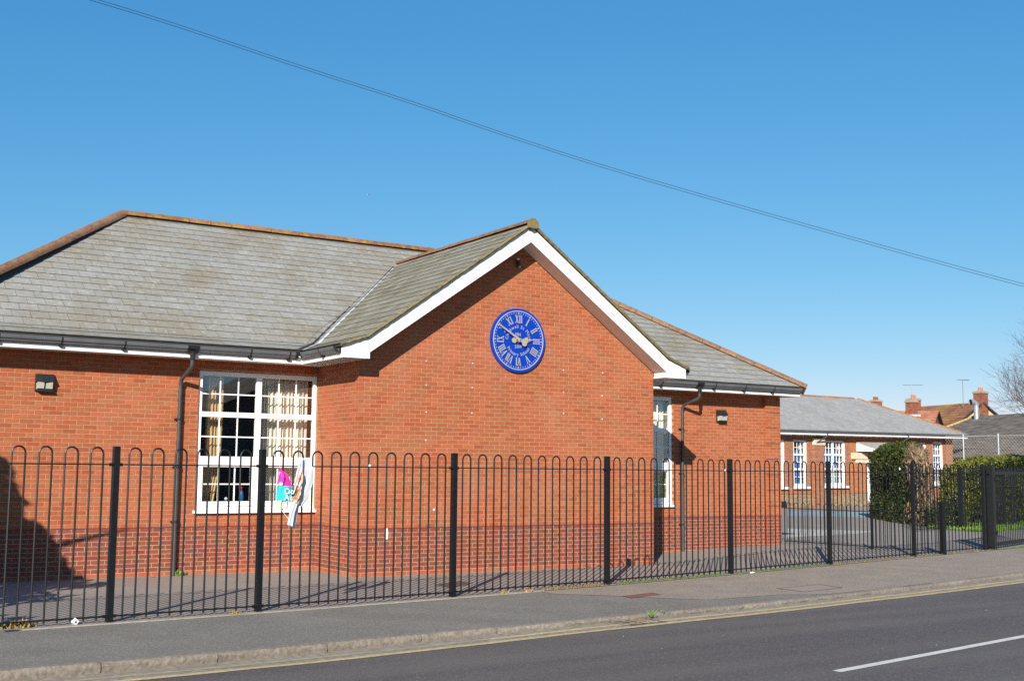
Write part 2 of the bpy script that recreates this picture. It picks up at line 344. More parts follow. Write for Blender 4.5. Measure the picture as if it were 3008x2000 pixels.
strip('road', M['road'], lambda x: ky(x)-7.6, lambda x: ky(x)-.0, rz, -40, 90)
strip('far_pavement', M['pavement'], lambda x: ky(x)-30, lambda x: ky(x)-7.7, lambda x: -.80, -40, 90, 5)
strip('pavement', M['pavement'], lambda x: ky(x)+.12, lambda x: fy(x)-.17, lambda x: -.829, -40, 90)
# right-hand half of the pavement is an older, browner surface with a sloping patch joint
strip('pavement_patch', M['pavement2'], lambda x: ky(x) + interp([(1.5,2.7),(2.2,1.9),(3.0,.75),(4.6,.55),(5.2,.13),(90,.13)], x), lambda x: fy(x)-.165, lambda x: -.825, 1.55, 60, .25)
def sm(t): t = min(max(t, 0), 1); return t*t*(3-2*t)
def yz(x, y): return GZ + .12*sm((x-7.3)/4.2)*(1-sm((x-12.6)/1.9))*sm((y-fy(x)-.4)/2.4)*(1-sm((y-3.2)/2.2))
b = MB(); vs = []; fs = []; xs = [-40, -20]+[-10+.5*i for i in range(61)]+[25, 35, 50, 90]; ts = [0,.3,.6,.9,1.2,1.5,1.8,2.1,2.4,2.7,3,3.5,4,4.5,5,5.5,6,7,9,12]
for i, x in enumerate(xs):
    y0 = fy(x)-.12; ys = [y0+t for t in ts]+[max(62, y0+20)]
    vs += [(x, y, yz(x, y)) for y in ys]
    if i:
        k = len(ys); fs += [((i-1)*k+j, i*k+j, i*k+j+1, (i-1)*k+j+1) for j in range(k-1)]
b.add(vs, fs, .5); build(b, 'yard', M['yard'], kind='structure', smooth=True)
strip('gutter_strip', M['dust'], lambda x: ky(x)-.235, lambda x: ky(x)-.002, lambda x: rz(x)+.004, -16, 45)
def wob(x, s): return .006*math.sin(x*3.1+s)+.004*math.sin(x*7.7+2*s)
GX = 1.02
def dip(x): return .0
strip('yellow_line', M['yellow'], lambda x: ky(x)-.335+wob(x,1), lambda x: ky(x)-.235+wob(x,2), lambda x: rz(x)+.005, -1.6, 45, .25)
strip('yellow_line', M['paleyellow'], lambda x: ky(x)-.335+wob(x,1), lambda x: ky(x)-.235+wob(x,2), lambda x: rz(x)+.005, -16, -1.6, .25)
strip('yellow_line', M['yellow'], lambda x: ky(x)-.575+wob(x,3), lambda x: ky(x)-.465+wob(x,4), lambda x: rz(x)+.005, -16, 45, .25)
strip('gutter_strip', M['dust'], lambda x: ky(x)-.464, lambda x: ky(x)-.326, lambda x: rz(x)+.003, -16, 45)
# dashed centre line
def cline(x): return -10.69 + .1615*(x-.13) + .0006*(x-.13)**2
strip('white_line', M['whiteline'], lambda x: cline(x)-.055, lambda x: cline(x)+.055, lambda x: rz(x)+.004, .13, 6.1, .3)
strip('white_line', M['whiteline'], lambda x: cline(x)-.055, lambda x: cline(x)+.055, lambda x: rz(x)+.004, 9.1, 15, .3)
strip('white_line', M['whiteline'], lambda x: cline(x)-.055, lambda x: cline(x)+.055, lambda x: rz(x)+.004, -8.9, -2.9, .3)
# kerb of rough granite stones, each its own piece
kerb = thing('kerb', None, None, (0,-6.6,-.9), kind='structure')
x = -12.6
while x < 34:
    L_ = uni(.95, 1.25); x1 = x + L_ - .012
    b = MB(); n = 10; rows = []
    dz = uni(-.005, .005); dy = uni(-.008, .008)
    for i in range(n+1):
        xx = x + (x1-x)*i/n; y = ky(xx) + dy; r = rz(xx) - .06; z = -.823 + dz
        j = lambda a: uni(-a, a)
        rows.append([(xx, y+.005, r), (xx, y-.012+j(.010), -.885+j(.006)), (xx, y-.014+j(.010), -.858+j(.006)), (xx, y+.004+j(.006), z-.006+j(.004)), (xx, y+.03, z+j(.003)), (xx, y+.125, z), (xx, y+.125, r)])
    vs = [p for rr in rows for p in rr]; k = 7
    fs = [(i*k+q, (i+1)*k+q, (i+1)*k+q+1, i*k+q+1) for i in range(n) for q in range(k-1)]
    fs += [tuple(range(k-1, -1, -1)), tuple(n*k+q for q in range(k))]
    b.add(vs, fs, rnd()); build(b, 'kerb_stone', M['kerb'], kerb, smooth=True); x += L_
edg = thing('concrete_edging', None, None, (-2,-4,-.83), kind='structure')
x = -12
while x < 1.6:
    x1 = min(x+.91, 1.64); b = MB()
    p = Vector((x, fy(x)-.175, -.86)); q = Vector((x1-.006, fy(x1)-.175, -.86)); v = Vector((0,.05,0))
    b.obox(p, q-p, v, (0,0,.040)); build(b, 'edging_kerb', M['edging'], edg); x += .91
def patch(name, mt, pts, z, **kw):
    b = MB(); b.poly([(x, y, z) for x, y in pts], .5); return build(b, name, mt, kind='structure', **kw)
patch('painted_band', M['bluepaint'], [(29.16,18.45),(30.5,16.9),(35.9,21.9),(34.24,23.4)], GZ+.004)
patch('painted_band', M['tealpaint'], [(30.5,16.9),(31.3,16.0),(37.2,20.8),(35.9,21.9)], GZ+.004)
pv = thing('pale_paving', None, None, (19,7.5,GZ), kind='structure')
A, B_, C_, D_ = [Vector((*p, GZ+.002)) for p in ((20.6,10.04),(16.57,6.1),(20.25,6.75),(22.2,7.6))]
for i in range(7):
    for k in range(12):
        f = lambda a, c: (A.lerp(B_, a)).lerp(D_.lerp(C_, a), c)
        a0, a1, c0, c1 = (i+.06)/7, (i+.94)/7, (k+.04)/12, (k+.96)/12
        b = MB(); b.poly([f(a0,c0), f(a1,c0), f(a1,c1), f(a0,c1)]); b.f[0] = b.f[0][::-1] if False else b.f[0]
        build(b, 'paving_slab', M['blanket'], pv)
# ------------------------------------------------------------------ school building
D, E_ = 1.765, 2.2            # wall planes set back from the gable wall
school = thing('school_building', 'red brick school building with grey slate roofs and a white-edged front gable', 'building', (3.3, 3, GZ))
def inframe(p):
    v = Vector(p) - CAM; z = v.dot(FWD); f = 3507.49
    return abs(f*v.dot(RGT)/z) < 1500 and abs(f*v.dot(UPV)/z) < 1000
MESHC = {}
def brick_mesh(w_, h_, mt, out_):
    k = (round(w_,3), round(h_,3), mt.name)
    if k not in MESHC:
        b = MB(); brick_geo(b, Vector((0,0,0)), Vector((1,0,0)), Vector((0,-1,0)), w_, h_, out_, .5); MESHC[k] = b.mesh('brick', mt)
    return MESHC[k]
def brick_geo(b, o, u, n, w_, h_, out_, t=None):
    """face with a small arris chamfer; o = lower left corner on the wall plane, n = outward"""
    c = .003; z = Vector((0,0,1)); d = -n*.1
    f = [o+u*c+z*c, o+u*(w_-c)+z*c, o+u*(w_-c)+z*(h_-c), o+u*c+z*(h_-c)]
    m_ = [o-n*c, o+u*w_-n*c, o+u*w_+z*h_-n*c, o+z*h_-n*c]
    k = [q+d for q in m_]
    vs = [q+n*out_ for q in f+m_]+[q for q in k]
    fs = [(0,1,2,3)]+[(4+i, 4+(i+1)%4, (i+1)%4, i) for i in range(4)]+[(8+i, 8+(i+1)%4, 4+(i+1)%4, 4+i) for i in range(4)]
    if u.cross(z).dot(n) < 0: fs = [f_[::-1] for f_ in fs]
    b.add(vs, fs, t)
CAND = []       # bricks that may become single objects
def brickwall(wall, o, u, n, u0, u1, rows, even0, holes=(), keep=None, mats=None, grooves=(), single=False):
    """o: origin at z=0 on the wall plane. Row 0 is the first above the plinth."""
    o, u, n = Vector(o), Vector(u), Vector(n); groups = {}
    for r in rows:
        z0 = r*.075+.005; h_ = .065; ph = even0 if r % 2 == 0 else even0+.1125
        mt = M['brick'] if r >= 0 else (M['basebrick'] if r == -11 else M['plinthbrick'])
        if r in grooves: z0 += .012; h_ -= .012
        k = math.floor((u0-ph)/.225)
        while ph+k*.225 < u1:
            a = ph+k*.225+.005; e = a+.215; k += 1
            segs = [(max(a, u0), min(e, u1))]
            for (ha, hb, hz0, hz1) in holes:
                if z0+h_ > hz0+.02 and z0 < hz1-.02:
                    ns = []
                    for (p, q) in segs:
                        if q <= ha or p >= hb: ns.append((p, q))
                        else:
                            if p < ha: ns.append((p, ha))
                            if q > hb: ns.append((hb, q))
                    segs = ns
            for (p, q) in segs:
                if q-p < .03: continue
                if keep and not keep((p+q)/2, z0+h_/2): continue
                P = o+u*p+Vector((0,0,z0))
                out_ = uni(-.001, .0015)
                if single and r >= -11:
                    CAND.append(((P-CAM).length, P, u, n, q-p, h_, mt, wall, out_)); 
                else:
                    b = groups.setdefault(mt.name, (MB(), mt)); brick_geo(b[0], P, u, n, q-p, h_, out_)
    for nm, (b, mt) in groups.items(): build(b, 'brickwork', mt, wall, kind='stuff')
def core(name, boxes, polys=(), parent=school, mt=None):
    b = MB()
    for bx in boxes: b.box(*bx)
    for pts, d in polys: b.prism(pts, d)
    return build(b, name, mt or M['mortar'], parent)
# window openings: (x0, x1, z0, z1)
LW = (-2.262, -.004, .232, 2.748); RW = (6.748, 9.006, .236, 2.752)
R_ = .005
# left wall core around the window
y0, y1 = D+R_, D+.3
WL = core('wall', [(-7.0, LW[0]-.004, y0, y1, -1, 3.25), (LW[0]-.004, -.001, y0, y1, LW[3]+.004, 3.25), (LW[0]-.004, -.001, y0, y1, -1, LW[2]-.004)])
WF = core('wall', [(R_, 6.633-R_, R_, .3, -1, 3.0)], [([(R_,R_,3.0),(6.628,R_,3.0),(6.628,R_,3.06),(3.318,R_,5.34),(R_,R_,3.06)], (0,.29,0))])
WS = core('wall', [(R_, .3, .301, D+.3, -1, 3.25)])
WT = core('wall', [(6.333, 6.633-R_, .301, E_+.3, -1, 3.25)])
y0, y1 = E_+R_, E_+.3
WR = core('wall', [(6.633, RW[0]-.004, y0, y1, -1, 3.1), (RW[0]-.004, RW[1]+.004, y0, y1, RW[3]+.004, 3.3), (RW[0]-.004, RW[1]+.004, y0, y1, -1, RW[2]-.004), (RW[1]+.004, 11.88, y0, y1, -1, 3.1)])
WP = core('wall', [(11.88, 12.36, E_-.085, E_+.3, -1, 3.0)])
WQ = core('wall', [(12.06, 12.355, E_+.301, 10, -1, 3.0)])
for wl in (WL, WF, WS, WR, WP): pass
brickwall(WL, (0,D,0), (1,0,0), (0,-1,0), -7.0, -.002, range(-11, 43), .059, holes=[LW], single=True)
brickwall(WF, (0,0,0), (1,0,0), (0,-1,0), 0, 6.633, range(-11, 70), 0, keep=lambda x, z: z < 5.40-.69*abs(x-3.318))
brickwall(WS, (0,0,0), (0,1,0), (-1,0,0), 0, D, range(-11, 43), .1125)
brickwall(WT, (6.633,0,0), (0,1,0), (1,0,0), 0, E_, range(-11, 43), .1125)
brickwall(WR, (0,E_,0), (1,0,0), (0,-1,0), 6.64, 11.88, range(-11, 44), .03, holes=[RW])
GRV = (33, 28, 23, 18, 13, 8, 3)
brickwall(WP, (0,E_-.09,0), (1,0,0), (0,-1,0), 11.88, 12.365, range(-11, 44), 11.88, grooves=GRV)
brickwall(WP, (12.365,E_-.09,0), (0,1,0), (1,0,0), 0, 3, range(-11, 44), .1125)
for mt, rr in ((M['brick'], range(0, 44)), (M['plinthbrick'], range(-11, 0))):
    b = MB()
    for r in rr: b.box(11.877, 11.885, E_-.086, E_+.004, r*.075+.005, r*.075+.07)
    build(b, 'brickwork', mt, WP, kind='stuff')
b = MB()
for r in GRV: b.box(11.883, 12.362, E_-.087, E_-.06, r*.075+.0, r*.075+.018)
build(b, 'quoin_groove_shade', M['dpc_and_groove_shade'], WP)  # dark strip set in each groove, its recess shade put into the colour
# the 300 nearest bricks in view are single objects, the rest of that wall is joined
CAND.sort(key=lambda c: c[0]); rest = {}; cnt = 0
for d_, P, u, n, w_, h_, mt, wall, out_ in CAND:
    if cnt < 300 and w_ > .09 and inframe(P) and inframe(P+u*w_):
        o = link('brick', brick_mesh(w_, h_, mt, 0), wall); o.location = P + Vector((0,-out_,0)); cnt += 1
    else:
        b = rest.setdefault(mt.name, (MB(), mt)); brick_geo(b[0], P, u, n, w_, h_, out_)
for nm, (b, mt) in rest.items(): build(b, 'brickwork', mt, WL, kind='stuff')
# damp-proof strip at the plinth top and a paler skim of mortar on the plinth
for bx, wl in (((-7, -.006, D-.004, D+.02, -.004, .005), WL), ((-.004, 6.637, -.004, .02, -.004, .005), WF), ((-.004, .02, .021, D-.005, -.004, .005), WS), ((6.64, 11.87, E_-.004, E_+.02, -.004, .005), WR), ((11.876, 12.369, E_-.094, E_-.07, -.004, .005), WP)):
    b = MB(); b.box(*bx); build(b, 'damp_proof_strip', M['dpc_and_groove_shade'], wl)
for bx, wl in (((-7, -.005, D+.003, D+.02, -.83, -.004), WL), ((.004, 6.628, .003, .02, -.83, -.004), WF), ((.003, .02, .021, D, -.83, -.004), WS), ((6.64, 11.87, E_+.003, E_+.02, -.83, -.004), WR), ((11.883, 12.36, E_-.087, E_-.07, -.83, -.004), WP)):
    b = MB(); b.box(*bx); build(b, 'plinth_mortar', M['plinthmortar'], wl)
# wall fixing rosettes on the gable (masonry bolts)
for (x, z) in ((1.335,2.989),(1.343,2.551),(1.352,2.064),(1.35,1.56),(2.312,3.001),(2.311,2.55),(2.311,2.078),(4.377,2.983),(4.38,2.55),(4.382,2.14),(5.331,2.979),(5.315,2.523),(5.32,2.06)):
    b = MB(); b.disc((x, .001, z), .014, (0,-1,0), .008, 8); build(b, 'wall_bolt', M['lead'], WF)

# ---------- roof
def zmain(y): return 3.15 + (y-1.22)/.53*.19 if y < 1.75 else 3.34 + (y-1.75)*.7114
def plane_slates(name, mt, org, U, V, poly, gauge=.24, width=.30, off=0, stuff=True, parent=None, single=False, clip_v0=0):
    """slates laid on the plane org + u*U + v*V, clipped to poly [(u,v)...] (convex, ccw)"""
    org, U, V = Vector(org), Vector(U).normalized(), Vector(V).normalized(); Nn = U.cross(V).normalized()
    if Nn.z < 0: Nn = -Nn
    us = [p[0] for p in poly]; vs = [p[1] for p in poly]; out = MB(); cands = []
    def clip(pg):
        for i in range(len(poly)):
            a = poly[i]; c = poly[(i+1) % len(poly)]; ex, ey = c[0]-a[0], c[1]-a[1]
            side = lambda p: ex*(p[1]-a[1])-ey*(p[0]-a[0]); res = []
            for j in range(len(pg)):
                p, q = pg[j], pg[(j+1) % len(pg)]; sp, sq = side(p), side(q)
                if sp >= 0: res.append(p)
                if (sp >= 0) != (sq >= 0):
                    t = sp/(sp-sq); res.append((p[0]+(q[0]-p[0])*t, p[1]+(q[1]-p[1])*t))
            pg = res
            if len(pg) < 3: return None
        return pg
    r = 0; v = min(vs)
    while v < max(vs):
        u = min(us) - (.5*width if r % 2 else 0) - off
        while u < max(us):
            g = .0025; jit = uni(-.003, .003)
            pg = clip([(u+g, v+jit), (u+width-g, v+jit), (u+width-g, v+gauge+.004), (u+g, v+gauge+.004)])
            if pg:
                lift = uni(0, .003); tl = uni(-.0015, .0015)
                h = lambda q: .004 + lift + .011*(1-(q[1]-v)/gauge) + tl*(q[0]-u)/width
                top = [org+U*q[0]+V*q[1]+Nn*h(q) for q in pg]; bot = [p-Nn*.013 for p in top]
                k = len(pg); vv = top+bot; ff = [tuple(range(k))]+[(i+k, (i+1) % k+k, (i+1) % k, i) for i in range(k)]
                nn = (top[1]-top[0]).cross(top[2]-top[0])
                if nn.dot(Nn) < 0: ff = [f[::-1] for f in ff]
                if single and inframe(top[0]): cands.append(((top[0]-CAM).length, vv, ff))
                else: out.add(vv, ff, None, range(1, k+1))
            u += width
        v += gauge; r += 1
    cands.sort(key=lambda c: c[0])
    for i, (d_, vv, ff) in enumerate(cands):
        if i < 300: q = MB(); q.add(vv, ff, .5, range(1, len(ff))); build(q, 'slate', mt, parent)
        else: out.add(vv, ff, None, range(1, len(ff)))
    return build(out, 'slating', mt, parent, kind='stuff')
# roof decks (solid wedges under the slates) and slates
RZm = 3.34+(5.77-1.75)*.7114       # main ridge height 6.2
def deck(pts, t=.05, parent=school, name='roof'):
    b = MB(); b.prism([Vector(p)-Vector((0,0,.012)) for p in pts], (0,0,-t)); return build(b, name, M['darkgap'], parent)
AP = Vector((-2.72, 5.77, RZm)); Lc = -7.25
kx = -2.72-(5.77-1.75)
dk = deck([(kx,1.75,3.34),(-.05,1.75,3.34),(3.97,5.77,RZm),(-2.72,5.77,RZm)])
b = MB(); b.prism([(3.08,4.88,zmain(4.88)-.012),(7.2,4.88,zmain(4.88)-.012),(7.2,5.77,RZm-.012),(3.97,5.77,RZm-.012)], (0,0,-.05)); build(b, 'roof_edge', M['darkgap'], dk)
b = MB(); b.prism([(Lc,1.27,3.15),(-.56,1.27,3.15),(-.05,1.75,3.33),(kx,1.75,3.33)], (0,0,-.05)); build(b, 'roof_edge', M['darkgap'], dk)
Vm = Vector((0,1,.7114)); lv = Vm.length
plane_slates('s', M['slate'], (0,1.75,3.34), (1,0,0), Vm, [(kx,0),(-.05,0),(3.97,4.02*lv),(-2.72,4.02*lv)], parent=dk, single=True)
plane_slates('s', M['slate'], (0,1.75,3.34), (1,0,0), Vm, [(3.08,3.84),(7.2,3.84),(7.2,4.02*lv),(3.97,4.02*lv)], parent=dk)
Ve = Vector((0,.53,.19)); le = Ve.length
plane_slates('s', M['slate'], (0,1.22,3.15), (1,0,0), Ve, [(Lc,.045),(-.56,.045),(-.05,le),(kx,le)], gauge=le/2, off=.15, parent=dk)
# left hip end and back slope
b = MB(); b.poly([(Lc,1.22,3.14),(-2.72,5.77,RZm),(Lc,10.3,3.14)]); b.poly([(Lc,10.3,3.14),(-2.72,5.77,RZm),(7.2,5.77,RZm),(7.2,10.3,3.14)]); b.poly([(7.2,1.75,3.3),(7.2,10.3,3.3),(7.2,5.77,RZm)]); b.poly([(3.9,5.77,RZm),(7.2,5.77,RZm),(7.2,1.75,3.34),(3.9,1.75,3.34)][::-1])
build(b, 'roof_slope', M['slate'], dk)
# gable roof: ridge x=3.32, z=5.69
def zg(d): return 3.15+d/.51*.18 if d < .51 else 3.33+(d-.51)*.7005       # d: distance in from the slate edge
HW = 3.88; GR = zg(HW)
gx0, gx1 = 3.32-HW, 3.32+HW; VY = -.47
def gable_slope(sg):
    xo = 3.32-sg*HW; X = lambda d: xo+sg*d
    dd = deck([(X(.51),VY+.03,3.33),(X(.51),1.72+.03,3.33),(3.32,4.98,GR),(3.32,VY+.03,GR)])
    Vg = Vector((sg*1,0,.7005)); L_ = Vg.length; md = (HW-.51)*L_
    Y1 = 1.75 if sg > 0 else 2.2
    poly = [(VY,0),(Y1,0),(5.12,md),(VY,md)]
    if sg < 0: poly = [(-q[0], q[1]) for q in poly][::-1]
    org = (X(.51),0,3.33); U = (0,1,0) if sg > 0 else (0,-1,0)
    plane_slates('s', M['slate2'], org, U, Vg, poly, off=.07, parent=dd)
    Vs = Vector((sg*.51,0,.18)); ls = Vs.length
    poly = [(VY,0),(1.22 if sg > 0 else 1.68,0),(Y1,ls),(VY,ls)]
    if sg < 0: poly = [(-q[0], q[1]) for q in poly][::-1]
    plane_slates('s', M['slate2'], (X(0),0,3.15), U, Vs, poly, gauge=ls/2, off=.2, parent=dd)
    b = MB(); b.prism([(X(0),VY+.03,3.135),(X(0),1.2 if sg > 0 else 1.66,3.135),(X(.51),1.7 if sg > 0 else 2.1,3.31),(X(.51),VY+.03,3.31)], (0,0,-.03)); build(b, 'roof_edge', M['darkgap'], dd)
    return dd
GL = gable_slope(1); GRr = gable_slope(-1)
# valley with lead lining
b = MB(); v0 = Vector((-.56,1.22,3.15)); v1 = Vector((-.05,1.75,3.34)); v2 = Vector((3.32,5.12,GR))
for a, c in ((v0, v1), (v1, v2)):
    s_ = Vector((.045,-.045,.022)); b.quad(a+Vector((-.012,.012,.016)), c+Vector((-.012,.012,.016)), c+s_+Vector((0,0,.012)), a+s_+Vector((0,0,.012)))
build(b, 'lead_valley', M['lead'], GL)
b = MB(); b.tube([v0+Vector((-.05,.04,.022)), v1+Vector((-.05,.04,.03)), v2+Vector((-.05,.03,.03))], .028, 5); build(b, 'valley_edge', M['darkgap'], GL)
# ridge tiles: half-round tiles laid end to end, bedding underneath
def ridge(p, q, mt, parent, L_=.45, r=.125, n0=None, bed=True, cap=False, flat=.85, drop=.06):
    p, q = Vector(p), Vector(q); d = (q-p); T = d.length; d.normalize(); n = max(1, round(T/L_)); s = T/n
    side = d.cross(Vector((0,0,1))).normalized(); up = side.cross(d).normalized()
    for i in range(n):
        b = MB(); a0 = p+d*(i*s+.006); a1 = p+d*((i+1)*s-.004); vs = []; K = 8
        jit = uni(-.004, .004)
        for (c, rr) in ((a0, r*1.0), (a1, r*1.03), (a1, r-.016), (a0, r-.016)):
            for k in range(K+1):
                th = math.pi*(.0+1.0*k/K); vs.append(c + side*math.cos(th)*rr + up*(math.sin(th)*rr*flat - drop + jit))
        fs = []
        for a in range(4):
            c = (a+1) % 4
            for k in range(K): fs.append((a*(K+1)+k, a*(K+1)+k+1, c*(K+1)+k+1, c*(K+1)+k))
        b.add(vs, [f[::-1] for f in fs]); build(b, 'ridge_tile', mt, parent, smooth=True)
    if bed:
        b = MB(); b.tube([p-up*.125, q-up*.125], r*.80, 8); build(b, 'ridge_bedding', M['darkgap'], parent)
up = Vector((0,0,.055))
ridge(AP+up, Vector((4.6,5.77,RZm))+up, M['lichen'], dk)
ridge(AP+up, Vector((Lc,1.24,3.17))+up, M['hiptile'], dk, L_=.45)
ridge(Vector((3.32,VY-.03,GR))+up*1.1, Vector((3.32,5.06,GR))+up*.7, M['hiptile'], GL, r=.095)
b = MB(); b.prism([(3.32-.12,VY-.035,GR-.10),(3.32+.12,VY-.035,GR-.10),(3.32+.12,VY-.035,GR+.01),(3.32+.05,VY-.035,GR+.085),(3.32-.05,VY-.035,GR+.085),(3.32-.12,VY-.035,GR+.01)], (0,.04,0)); build(b, 'ridge_end', M['verge'], GL)
# mossy mortar verge along the gable slates
for sg in (1, -1):
    b = MB(); X = lambda d: 3.32-sg*HW+sg*d; pts = []
    n = 60
    for i in range(n+1):
        d_ = HW*i/n; pts.append(Vector((X(d_), VY+.015+uni(-.004,.004), zg(d_)-.016+uni(-.006,.006))))
    b.tube(pts, .030, 6); build(b, 'verge', M['verge'], GL if sg > 0 else GRr)
# barge boards with boxed ends
for sg in (1, -1):
    X = lambda x: x if sg > 0 else 6.64-x
    o = []
    poly = [(-.5,2.925),(0,2.925),(0,3.035),(3.32,5.335),(3.32,zg(HW)-.055),(-.05,zg(.51)-.055),(-.5,zg(.06)-.045)]
    b = MB(); b.prism([(X(p[0]), -.42, p[1]) for p in poly], (0,.022,0)); bd = build(b, 'barge_board', M['whitewood'], school)
    for xj in (-.02, 1.62):
        zj = zg(xj+.56)-.06; b = MB(); b.prism([(X(xj),-.4215,zj-(.22 if xj > 0 else .12)),(X(xj+.004),-.4215,zj-(.22 if xj > 0 else .12)),(X(xj+.004),-.4215,zj),(X(xj),-.4215,zj)], (0,.002,0)); build(b, 'board_joint', M['gutter'], bd)
    # soffit under the gable overhang and boxed eave
    b = MB(); b.prism([(X(0),-.398,3.05),(X(3.32),-.398,5.35),(X(3.32),-.398,5.39),(X(0),-.398,3.09)], (0,.40,0)); build(b, 'soffit_board', M['soffit'], bd)
    b = MB(); yb = 1.22+.08 if sg > 0 else 1.74
    b.prism([(X(-.498),-.398,2.93),(X(-.498),yb,2.93),(X(.0),yb+(.46 if sg > 0 else .0),2.93),(X(.0),-.398,2.93)], (0,0,.02)); build(b, 'eave_soffit', M['soffit'], bd)
    b = MB(); b.prism([(X(0),-.397,2.951),(X(0),-.01,2.951),(X(0),-.01,3.06),(X(0),-.397,3.06)], (-sg*.02,0,0)); build(b, 'box_end', M['whitewood'], bd)
    b = MB(); b.prism([(X(-.52),-.398,2.92),(X(-.52),yb,2.92),(X(-.52),yb,3.12),(X(-.52),-.398,3.12)], (sg*.02,0,0)); build(b, 'fascia', M['whitewood'], bd)
# grooved soffit lines at the left eave
b = MB()
for i in range(4): b.box(-.40+.1*i, -.392+.1*i, -.39, 1.4, 2.922, 2.929)
build(b, 'soffit_groove', M['darkgap'], school)
# main fascias and soffits
FY = 1.30
b = MB(); b.box(-7.2, -.521, FY, FY+.02, 2.92, 3.12); build(b, 'fascia', M['whitewood'], school)
b = MB(); b.box(-7.2, -.5, FY+.021, D+.001, 2.93, 2.948); b.box(-.5, -.001, FY+.021, D+.001, 2.9302, 2.947); build(b, 'eave_soffit', M['soffit'], school)
# right-hand roof: eave y=3.02, hip corner x=14.25
RY = 1.68; kz = 3.11; FR = 1.745
def q4(b, *p): b.poly(p)
b = MB(); b.box(6.64, 12.68, FR, FR+.02, 2.885, 3.07); b.box(12.66, 12.68, FR+.021, 10, 2.885, 3.07); build(b, 'fascia', M['whitewood'], school)
b = MB(); b.box(6.64, 12.659, FR+.021, E_+.01, 2.893, 2.91); b.box(12.37, 12.659, E_+.0101, 10, 2.893, 2.91); build(b, 'eave_soffit', M['soffit'], school)
RA = Vector((12.76-4.09, RY+4.09, kz+4.09*.655))
dr = deck([(7.2,RY,kz),(12.76,RY,kz),RA,(3.6,RA.y,RA.z)])
Vr = Vector((0,1,.655)); lr = Vr.length
plane_slates('s', M['slate'], (0,RY,kz), (1,0,0), Vr, [(7.2,0),(12.76,0),(RA.x,4.09*lr),(3.6,4.09*lr),(3.6,3.6*lr)], parent=dr, off=.1)
b = MB(); b.poly([(12.76,RY,kz),(12.76,RY+8.2,kz),RA]); b.poly([(12.76,RY+8.2,kz),(7.25,RY+8.2,kz),(7.25,RA.y,RA.z),RA]); build(b, 'roof_slope', M['slate'], dr)
ridge(RA+up, Vector((12.81,RY-.05,kz-.03))+up, M['hiptile'], dr)
ridge(RA+up, Vector((6.9,RA.y,RA.z))+up, M['lichen'], dr)
# gutters: ogee section swept along an eave, with joints, brackets and end stops
def gutter(p, q, outn, parent, joints=(), stops=(True, True), outlet=None):
    p, q, o = Vector(p), Vector(q), Vector(outn).normalized(); z = Vector((0,0,1))
    prof = [(0,.11),(0,0),(.045,0),(.07,.018),(.082,.045),(.105,.058),(.112,.075),(.118,.105),(.118,.114),(.108,.114),(.104,.08),(.07,.05),(.04,.01),(.008,.01),(.008,.11)]
    def sec(b, a, c, k=1.0):
        d = (c-a); pts = [a+o*x*k+z*(y*k-(k-1)*.05) for x, y in prof]; b.prism(pts, d)
    b = MB(); sec(b, p, q); g = build(b, 'gutter', M['gutter'], parent)
    d = (q-p).normalized()
    for j in joints:
        b = MB(); c = p+d*j; sec(b, c-d*.012, c+d*.012, 1.05); b.obox(c-d*.03-z*.035, d*.06, o*.05, z*.035); build(b, 'gutter_bracket', M['gutterjoint'], g)
    if outlet is not None:
        b = MB(); c = p+d*outlet; sec(b, c-d*.10, c+d*.10, 1.10); b.tube([c+o*.06+z*.01, c+o*.06-z*.06, c+o*.06-z*.13], .05, 10, rs=[.055,.045,.038]); build(b, 'gutter_outlet', M['gutterjoint'], g)
    for s_, c, dd in ((stops[0], p, -d), (stops[1], q, d)):
        if s_:
            b = MB(); sec(b, c-dd*.05, c+dd*.012, 1.06); build(b, 'gutter_stop', M['gutterjoint'], g)
    return g
gl = gutter((-7.3,FY-.001,3.0), (-.64,FY-.001,3.0), (0,-1,0), school, joints=(1.6,2.56,3.57,5.77,6.5), outlet=4.73, stops=(True, True))
gutter((-.521,-.37,3.0), (-.521,1.18,3.0), (-1,0,0), school, joints=(.7,), stops=(True, True))
gutter((7.161,-.37,3.0), (7.161,1.6,3.0), (1,0,0), school, stops=(True, False))
gutter((6.66,FR-.001,2.955), (12.70,FR-.001,2.955), (0,-1,0), school, joints=(1.60,3.19,4.13,5.06), outlet=2.72, stops=(False, True))
def downpipe(pts, clips, yw):
    b = MB(); b.tube(pts, .036, 12); dp = build(b, 'downpipe', M['pipe'], school, smooth=True)
    for z in clips:
        b = MB(); b.disc((pts[-1][0], pts[-1][1], z), .045, (0,0,1), .035, 12); b.box(pts[-1][0]-.07, pts[-1][0]+.07, pts[-1][1]+.02, yw-.001, z+.004, z+.03); build(b, 'pipe_clip', M['gutterjoint'], dp)
downpipe([(-2.57,FY-.06,2.95),(-2.57,FY-.06,2.80),(-2.58,FY-.04,2.74),(-2.615,D-.12,2.57),(-2.62,D-.075,2.48),(-2.62,D-.07,2.4),(-2.62,D-.07,-.82)], (1.85,1.02,.08), D)
downpipe([(9.38,FR-.06,2.92),(9.38,FR-.06,2.76),(9.37,FR-.04,2.71),(9.26,E_-.11,2.57),(9.245,E_-.07,2.50),(9.245,E_-.065,2.4),(9.245,E_-.065,-.80)], (2.0,.98,-.18), E_)

